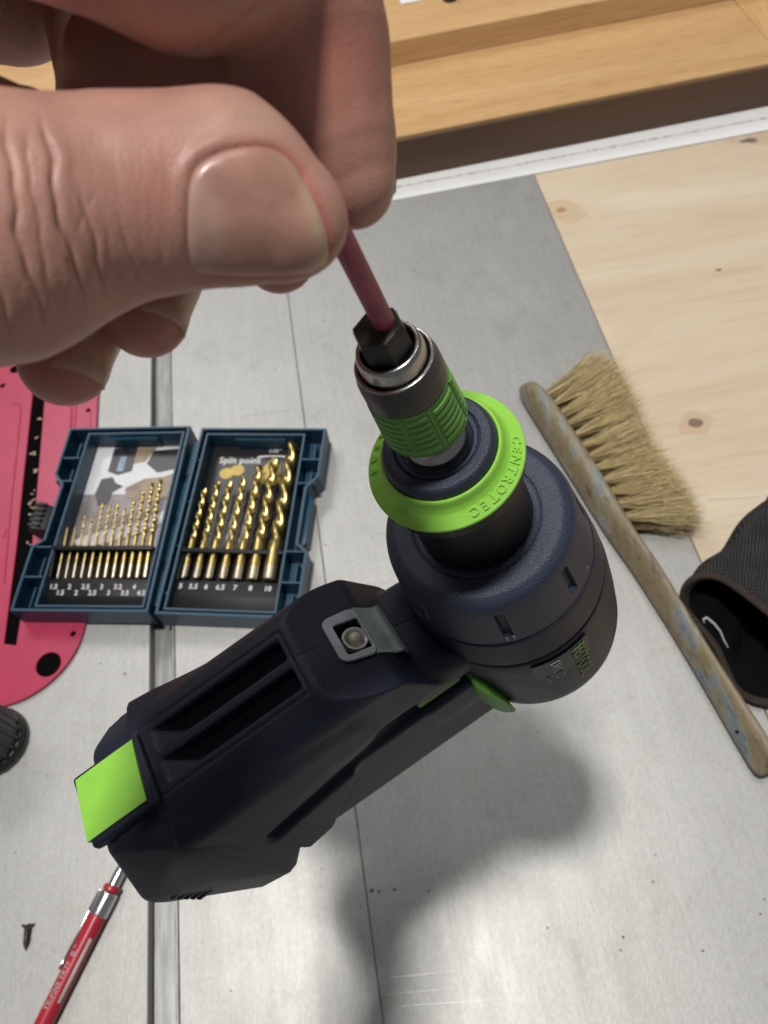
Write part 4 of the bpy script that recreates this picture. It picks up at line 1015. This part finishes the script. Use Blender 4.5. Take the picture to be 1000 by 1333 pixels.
# racks
def rack(x0, x1, parent, tilt):
    r = empty("bit_rack"); r.parent = parent
    r.location = (0, -.150, .0045); r.rotation_euler = (tilt, 0, 0)
    def rb(name, lo, hi, bev=.0005):
        return boxobj(name, Vector(lo) * mm, Vector(hi) * mm, M['rack'], r, bev, 2)
    bm = bmesh.new()
    prism(bm, [(p[0] * mm, p[1] * mm) for p in [(-20, -2), (-20, 5), (-8, 9), (6, 9.6), (7, 3), (31, 3), (31, -2)]], x0 * mm, x1 * mm, (Vector((0, 1, 0)), Vector((0, 0, 1)), Vector((1, 0, 0))), .0007, 2)
    o = obj("rack_body", bm, M['rack'], r)
    rb("clip_rail", (x0, 29, 3), (x1, 32.5, 14.5))
    for xa in (x0, x1 - 1.6): rb("rack_cheek", (xa, 6, 3), (xa + 1.6, 29, 11))
    return r
SH = {}
def twist_bit(d, L_, shank):
    """two-fluted drill, tip at +y; the flute takes the length beyond the shank"""
    key = (d, L_)
    R = d / 2
    rows = []
    zs = np.r_[0, .4, np.linspace(.6, shank, 4), np.linspace(shank + .3, L_ - R * .6, max(16, int((L_ - shank) / max(.9, d * .22)))), L_ - .3 * R, L_]
    n = 20; th = np.linspace(0, 2 * np.pi, n, endpoint=False); V = []
    for z in zs:
        fl = np.clip((z - shank) / 3, 0, 1)
        tw = 2 * np.pi * (z - shank) / (d * 4.0)
        ph = np.cos(2 * (th - tw)); r = R * (1 - fl * .50 * np.clip(.5 + ph * .75, 0, 1) ** .8)
        if z > L_ - R * .6: r = r * max(0.02, (L_ - z) / (R * .6))
        if z == 0: r = r * .8
        V.append(np.stack([r * np.cos(th), np.full(n, z), r * np.sin(th)], -1))
    V = np.concatenate(V) * mm; m_ = len(zs)
    F = [(i * n + j, (i + 1) * n + j, (i + 1) * n + (j + 1) % n, i * n + (j + 1) % n) for i in range(m_ - 1) for j in range(n)]
    F += [tuple(range(n)), tuple((m_ - 1) * n + k for k in range(n - 1, -1, -1))]
    return V, F, shank
M['gold'] = mat("titanium_gold", (.60, .455, .17), .30, .95, var=.12, vscale=400)
M['shank'] = mat("bright_shank", (.66, .58, .42), .30, .95)
NTH = "first second third fourth fifth sixth seventh eighth ninth tenth eleventh twelfth".split()
seen = {}
def put_bit(d, L_, x, half, rk, label_no, label):
    sh = 34
    V, F, s_ = twist_bit(d, L_, sh)
    o = pydata("twist_drill", V, F, M['gold'], None, 40)
    o.data.materials.append(M['shank'])
    for p_ in o.data.polygons:
        if p_.center.y < .012: p_.material_index = 1
    bpy.context.view_layer.update()
    o.matrix_world = rk.matrix_world @ Matrix.Translation((x * mm, .0075, (6.2 + d * .32) * mm)) @ Matrix.Rotation(RNG.uniform(0, 6), 4, 'Y')
    tagged(o, label=label, cat="drill bit", group="gold drill bits in the open case")
bpy.context.view_layer.update()
rl = rack(-96.5, -12, left, R_(9.5)); rr = rack(11.8, 95.5, right, 0)
bpy.context.view_layer.update()
LS_ = [(1.5, 44), (1.5, 44), (2, 55), (2, 54), (2.5, 66), (2.5, 63), (3, 66), (3, 60), (3.2, 68), (3.5, 75), (4, 83), (4.5, 86)]
cnt = {}
for k, (d, L_) in enumerate(LS_):
    x = -91.0 + k * (91.0 - 17.5) / 11
    row = "upper" if k % 2 == 0 else "lower"
    put_bit(d, L_, x, left, rl, d, "thin gold drill bit, %s from the latch side in the left tray" % NTH[k])
    card_text("%g" % d, x, (-.6 if k % 2 == 0 else -5.6), .0056, M['white'], rl, z=.0098 if k % 2 == 0 else .0101, bold=.00016)
for kk_, (d, x, L_) in enumerate(((5, 16.5, 86), (5.5, 26.8, 93), (6, 37.2, 93), (6.5, 48.6, 98), (7, 60.4, 110), (8, 72.8, 116), (10, 86.5, 134))):
    put_bit(d * 1.06, L_, x, right, rr, d, "gold drill bit, %s from the hinge in the right tray" % NTH[kk_])
    card_text("%g" % d, x, .4, .0060, M['white'], rr, z=.0099, bold=.00018)
# every number lies on the sloped face of its rack: small pegs between the shanks
for rk, xs_ in ((rr, [11.8 + 2.5 + k * 10.9 for k in range(8)]),):
    bm = bmesh.new()
    for x in xs_:
        for y in (8, 27): box(bm, Vector((x + 4 - 1.2, y - 1.2, 3)) * mm, Vector((x + 4 + 1.2, y + 1.2, 11)) * mm, .0005, 1)
    obj("rack_pegs", bm, M['rack'], rk, kind='stuff')

# ================================================================== bench brush
brush = empty("bench_brush", loc=at(830, 720, 0), label="worn wooden bench brush with straw coloured bristles lying across the table edge", cat="brush")
bpy.context.view_layer.update(); BO = Vector(brush.location)
def brush_wood():
    m = bpy.data.materials.new("worn_painted_wood"); m.use_nodes = True; nt = m.node_tree; N = nt.nodes; Lk = nt.links; p = N['Principled BSDF']; p.inputs['Roughness'].default_value = .5
    tc = N.new('ShaderNodeTexCoord'); mp = N.new('ShaderNodeMapping'); mp.inputs['Rotation'].default_value = (0, 0, R_(-10)); mp.inputs['Scale'].default_value = (5, 1, 3); Lk.new(tc.outputs['Object'], mp.inputs['Vector'])
    def nz(s, d=6, r=.65):
        n = N.new('ShaderNodeTexNoise'); n.inputs['Scale'].default_value = s; n.inputs['Detail'].default_value = d; n.inputs['Roughness'].default_value = r; Lk.new(mp.outputs[0], n.inputs['Vector']); return n.outputs['Fac']
    r = N.new('ShaderNodeValToRGB'); e = r.color_ramp.elements
    while len(e) < 6: e.new(.5)
    for q, (ps, c) in zip(e, [(.30, (.085, .06, .04)), (.41, (.22, .165, .10)), (.49, (.20, .165, .085)), (.55, (.25, .23, .175)), (.61, (.145, .19, .225)), (.74, (.25, .205, .13))]): q.position = ps; q.color = (*c, 1)
    Lk.new(nz(17), r.inputs[0])
    r2 = N.new('ShaderNodeValToRGB'); e = r2.color_ramp.elements; e[0].position = .3; e[0].color = (.5, .46, .42, 1); e[1].position = .5; e[1].color = (1, 1, 1, 1); Lk.new(nz(90, 4), r2.inputs[0])
    x = N.new('ShaderNodeMixRGB'); x.blend_type = 'MULTIPLY'; x.inputs[0].default_value = .8; Lk.new(r.outputs[0], x.inputs[1]); Lk.new(r2.outputs[0], x.inputs[2]); Lk.new(x.outputs[0], p.inputs['Base Color'])
    b = N.new('ShaderNodeBump'); b.inputs['Strength'].default_value = .35; b.inputs['Distance'].default_value = .0007; Lk.new(nz(60, 4), b.inputs['Height']); Lk.new(b.outputs[0], p.inputs['Normal'])
    return m
# stations from the brush head to the end of the handle: table-side edge, ridge, far top edge
ST = [((668, 503, .004), (681, 495, .018), (694, 492, .022)), ((672, 522, .002), (690, 510, .022), (714, 503, .026)), ((729, 612, .002), (752, 600, .023), (772, 592, .027)),
      ((786, 704, .002), (803, 684, .023), (822, 676, .027)), ((806, 730, .002), (822, 706, .022), (838, 702, .026)), ((829, 764, .002), (846, 741, .021), (862, 733, .025)), ((892, 862, .002), (908, 846, .020), (922, 838, .024)),
      ((955, 978, .002), (980, 961, .020), (1000, 953, .024)), ((972, 1006, .002), (996, 988, .019), (1014, 978, .023)), ((985, 1019, .006), (1004, 1006, .016), (1019, 998, .019))]
rings = []
for a, b_, c in ST:
    A, B, C_ = at(*a) - BO, at(*b_) - BO, at(*c) - BO
    dn = Vector((C_.x - A.x, C_.y - A.y, 0)).normalized()
    D = C_ + dn * .0015; D.z = C_.z * .55; E_ = C_ + dn * -.001; E_.z = .002
    A2 = A.lerp(B, .55)
    rings.append([A, A2, B, B.lerp(C_, .5) + Vector((0, 0, .0012)), C_, D, E_])
bm = bmesh.new(); vr = [[bm.verts.new(p) for p in r] for r in rings]
for i in range(len(vr) - 1):
    for k in range(7): bm.faces.new((vr[i][k], vr[i + 1][k], vr[i + 1][(k + 1) % 7], vr[i][(k + 1) % 7]))
bm.faces.new(vr[0]); bm.faces.new(vr[-1][::-1])
hd = obj("handle", bm, brush_wood(), brush, 180)
ss = hd.modifiers.new("round", 'SUBSURF'); ss.levels = 2; ss.render_levels = 3
bm = bmesh.new()
c = at(962, 951, .012) - BO
tube(bm, [c, c + Vector((-.002, -.001, .0005))], .0012, 10); obj("hole_shade_plug", bm, M['dark'], brush)  # solid black plug painted in place of a hole's shaded inside
# tufts of bristle set in the wood
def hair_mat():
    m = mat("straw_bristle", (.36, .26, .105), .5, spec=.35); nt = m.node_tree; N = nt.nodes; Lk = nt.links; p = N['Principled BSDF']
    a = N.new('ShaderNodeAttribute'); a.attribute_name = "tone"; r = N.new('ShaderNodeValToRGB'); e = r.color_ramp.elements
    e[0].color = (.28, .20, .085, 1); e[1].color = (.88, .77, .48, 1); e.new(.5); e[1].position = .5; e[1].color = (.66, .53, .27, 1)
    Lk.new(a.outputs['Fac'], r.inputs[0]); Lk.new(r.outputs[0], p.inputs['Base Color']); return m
HM = hair_mat()
NT_ = 12
r0, r1 = at(712, 510, .015) - BO, at(826, 686, .015) - BO
e0, e1 = at(786, 462, .015) - BO, at(912, 678, .015) - BO
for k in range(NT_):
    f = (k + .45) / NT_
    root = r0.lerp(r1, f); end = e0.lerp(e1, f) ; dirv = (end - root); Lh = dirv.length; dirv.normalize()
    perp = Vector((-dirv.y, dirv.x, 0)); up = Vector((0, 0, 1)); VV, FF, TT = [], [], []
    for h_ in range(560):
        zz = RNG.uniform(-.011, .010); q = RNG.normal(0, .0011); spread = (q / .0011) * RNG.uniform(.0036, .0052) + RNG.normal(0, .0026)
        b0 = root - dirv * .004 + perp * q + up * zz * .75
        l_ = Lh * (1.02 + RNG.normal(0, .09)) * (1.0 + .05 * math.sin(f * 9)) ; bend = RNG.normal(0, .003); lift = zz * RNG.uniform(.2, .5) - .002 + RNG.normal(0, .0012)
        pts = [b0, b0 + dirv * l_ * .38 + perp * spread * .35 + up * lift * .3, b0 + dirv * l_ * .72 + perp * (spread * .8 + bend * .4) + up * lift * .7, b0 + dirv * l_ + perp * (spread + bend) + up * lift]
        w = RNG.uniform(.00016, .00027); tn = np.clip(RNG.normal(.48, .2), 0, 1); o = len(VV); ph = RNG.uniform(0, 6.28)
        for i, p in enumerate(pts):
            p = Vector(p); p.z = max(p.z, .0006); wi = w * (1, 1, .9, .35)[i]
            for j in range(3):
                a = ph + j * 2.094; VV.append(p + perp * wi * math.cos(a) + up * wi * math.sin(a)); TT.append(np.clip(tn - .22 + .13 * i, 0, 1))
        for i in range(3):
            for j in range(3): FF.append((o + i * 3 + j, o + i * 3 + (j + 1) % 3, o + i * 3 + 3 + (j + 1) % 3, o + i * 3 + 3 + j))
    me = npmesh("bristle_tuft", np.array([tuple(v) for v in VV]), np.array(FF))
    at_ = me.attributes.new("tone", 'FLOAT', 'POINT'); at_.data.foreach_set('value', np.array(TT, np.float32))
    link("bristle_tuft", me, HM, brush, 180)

# ================================================================== work glove
glove = empty("work_glove", loc=at(1010, 850, 0), label="crumpled black knitted work glove with its cuff open towards the brush handle", cat="glove")
bpy.context.view_layer.update(); GO = Vector(glove.location)
RIM = [(889, 778, .022), (893, 762, .032), (904, 752, .040), (920, 748, .045), (938, 751, .048), (958, 762, .050), (980, 779, .051), (1004, 798, .052), (1034, 826, .050), (1056, 858, .038), (1052, 892, .016), (1030, 912, .005), (1004, 917, .0035), (980, 913, .0035), (962, 900, .004), (951, 884, .0045), (944, 866, .006), (937, 850, .009), (926, 832, .013), (912, 816, .016), (900, 802, .017), (892, 790, .018)]
def dens(P, n):
    P = np.array([tuple(p) for p in P]); Pc = np.vstack([P, P[:1]])
    for _ in range(2):
        Q_ = Pc[:-1] * .75 + Pc[1:] * .25; S2 = Pc[:-1] * .25 + Pc[1:] * .75; Pc = np.stack([Q_, S2], 1).reshape(-1, 3); Pc = np.vstack([Pc, Pc[:1]])
    s = np.r_[0, np.cumsum(np.linalg.norm(np.diff(Pc, axis=0), axis=1))]; t = np.linspace(0, s[-1], n, endpoint=False)
    return np.stack([np.interp(t, s, Pc[:, i]) for i in range(3)], -1)
NR = 96
rim = dens([at(*p) - GO for p in RIM], NR)
cen = rim.mean(0)
secs = [rim]
axv = np.array([.085, .052, 0.0])
for k in range(1, 26):
    f = k / 25
    s_ = 1 + .10 * math.sin(f * 2.4) - .05 * f
    R2 = (rim - cen) * s_ + cen + axv * f * 1.25
    th = np.linspace(0, 2 * np.pi, NR, endpoint=False)
    wr = .0022 * np.sin(th * 5 + f * 9) * min(1, f * 4) + .0016 * np.sin(th * 11 - f * 17 + 1) * min(1, f * 5) + .0022 * np.sin(f * 15 + 2 * np.sin(th * 2))* min(1, f * 4)
    d = (R2 - (cen + axv * f)); d /= np.linalg.norm(d, axis=1)[:, None]
    R2 = R2 + d * wr[:, None]; R2[:, 2] = np.maximum(R2[:, 2] * (1 + .16 * math.sin(f * 3)), .0012)
    secs.append(R2)
V = np.vstack(secs); F = np.array([(k * NR + i, k * NR + (i + 1) % NR, (k + 1) * NR + (i + 1) % NR, (k + 1) * NR + i) for k in range(25) for i in range(NR)])
def knit_mat(name, c1, c2, sx, sy, rot):
    m = mat(name, c1, .85, spec=.25); nt = m.node_tree; N = nt.nodes; Lk = nt.links; p = N['Principled BSDF']
    tc = N.new('ShaderNodeTexCoord'); mp = N.new('ShaderNodeMapping'); mp.inputs['Rotation'].default_value = (0, 0, rot); mp.inputs['Scale'].default_value = (sx, sy, sx); Lk.new(tc.outputs['Object'], mp.inputs['Vector'])
    w1 = N.new('ShaderNodeTexWave'); w1.inputs['Scale'].default_value = 1; w1.inputs['Distortion'].default_value = 3; w1.inputs['Detail'].default_value = 1; Lk.new(mp.outputs[0], w1.inputs['Vector'])
    w2 = N.new('ShaderNodeTexWave'); w2.bands_direction = 'Y'; w2.inputs['Scale'].default_value = 1; w2.inputs['Distortion'].default_value = 1.5; Lk.new(mp.outputs[0], w2.inputs['Vector'])
    x = N.new('ShaderNodeMath'); x.operation = 'MULTIPLY'; Lk.new(w1.outputs['Fac'], x.inputs[0]); Lk.new(w2.outputs['Fac'], x.inputs[1])
    nz = N.new('ShaderNodeTexNoise'); nz.inputs['Scale'].default_value = 55; Lk.new(tc.outputs['Object'], nz.inputs['Vector'])
    y = N.new('ShaderNodeMath'); y.operation = 'MULTIPLY'; Lk.new(x.outputs[0], y.inputs[0]); Lk.new(nz.outputs['Fac'], y.inputs[1])
    r = N.new('ShaderNodeValToRGB'); e = r.color_ramp.elements; e[0].position = .05; e[0].color = (*c1, 1); e[1].position = .45; e[1].color = (*c2, 1); Lk.new(y.outputs[0], r.inputs[0]); Lk.new(r.outputs[0], p.inputs['Base Color'])
    b = N.new('ShaderNodeBump'); b.inputs['Strength'].default_value = .6; b.inputs['Distance'].default_value = .0008; Lk.new(x.outputs[0], b.inputs['Height']); Lk.new(b.outputs[0], p.inputs['Normal'])
    return m
KN = knit_mat("black_knit", (.008, .008, .0085), (.085, .085, .085), 165, 150, .5)
body_o = link("cuff_body", npmesh("cuff_body", V, F), KN, glove, 180)
sm = body_o.modifiers.new("thickness", 'SOLIDIFY'); sm.thickness = .0022; sm.offset = -1
body_o.data.materials.append(mat("black_lining", (.003, .003, .0035), .9, spec=.1, bump=.5, bscale=300)); sm.material_offset = 1
V = np.vstack([secs[-1], secs[-1].mean(0)[None]]); pydata("glove_palm", V, [(i, (i + 1) % NR, NR) for i in range(NR)], body_o.data.materials[1], glove, 180)
def ring_tube(name, P, r, m, n=10):
    N_ = len(P); VV = []; c_ = P.mean(0); T = np.roll(P, -1, 0) - np.roll(P, 1, 0); T /= np.linalg.norm(T, axis=1)[:, None]
    O_ = (P - c_); O_ -= (O_ * T).sum(1)[:, None] * T; O_ /= np.linalg.norm(O_, axis=1)[:, None]; B_ = np.cross(T, O_)
    for j in range(n):
        a = 2 * math.pi * j / n; VV.append(P + (O_ * math.cos(a) * .62 + B_ * math.sin(a)) * r)
    VV = np.stack(VV, 1).reshape(-1, 3); VV[:, 2] = np.maximum(VV[:, 2], .0006)
    F = np.array([(i * n + j, i * n + (j + 1) % n, ((i + 1) % N_) * n + (j + 1) % n, ((i + 1) % N_) * n + j) for i in range(N_) for j in range(n)])
    return link(name, npmesh(name, VV, F), m, glove, 180)
hem = knit_mat("brown_hem", (.026, .019, .016), (.12, .088, .072), 420, 420, .2)
ring_tube("hem_band", rim, .0042, hem)
ring_tube("hem_cord", cen + (rim - cen) * .955 + np.array([.001, .0005, -.0005]), .0021, hem)
bm = bmesh.new(); tube(bm, [at(u_, v_, z_) - GO for u_, v_, z_ in ((917, 811, .0195), (916, 806, .0215), (920, 804, .0215), (930, 812, .0185), (938, 822, .016), (943, 834, .0135), (948, 843, .011))], [.0004, .0008, .0009, .0008, .0006, .0005, .0003], 8)
obj("label_thread", bm, mat("white_thread", (.5, .5, .5), .6, bump=.6, bscale=900), glove)
# fingers and back of the glove reaching out to the right
bm = bmesh.new()
for pts, rs in (([(985, 735, .034), (1040, 700, .03), (1110, 672, .022), (1160, 650, .018)], [.030, .027, .019, .013]), ([(1000, 760, .03), (1080, 740, .026), (1180, 715, .02)], [.03, .024, .015]), ([(1010, 800, .028), (1110, 800, .024), (1210, 790, .018)], [.03, .022, .014])):
    tube(bm, [at(*p) - GO for p in pts], rs, 20)
fg = obj("glove_fingers", bm, mat("black_leather", (.014, .015, .017), .55, bump=.5, bscale=350, var=.3, vscale=90), glove, 180)
ss = fg.modifiers.new("round", 'SUBSURF'); ss.levels = 1; ss.render_levels = 2
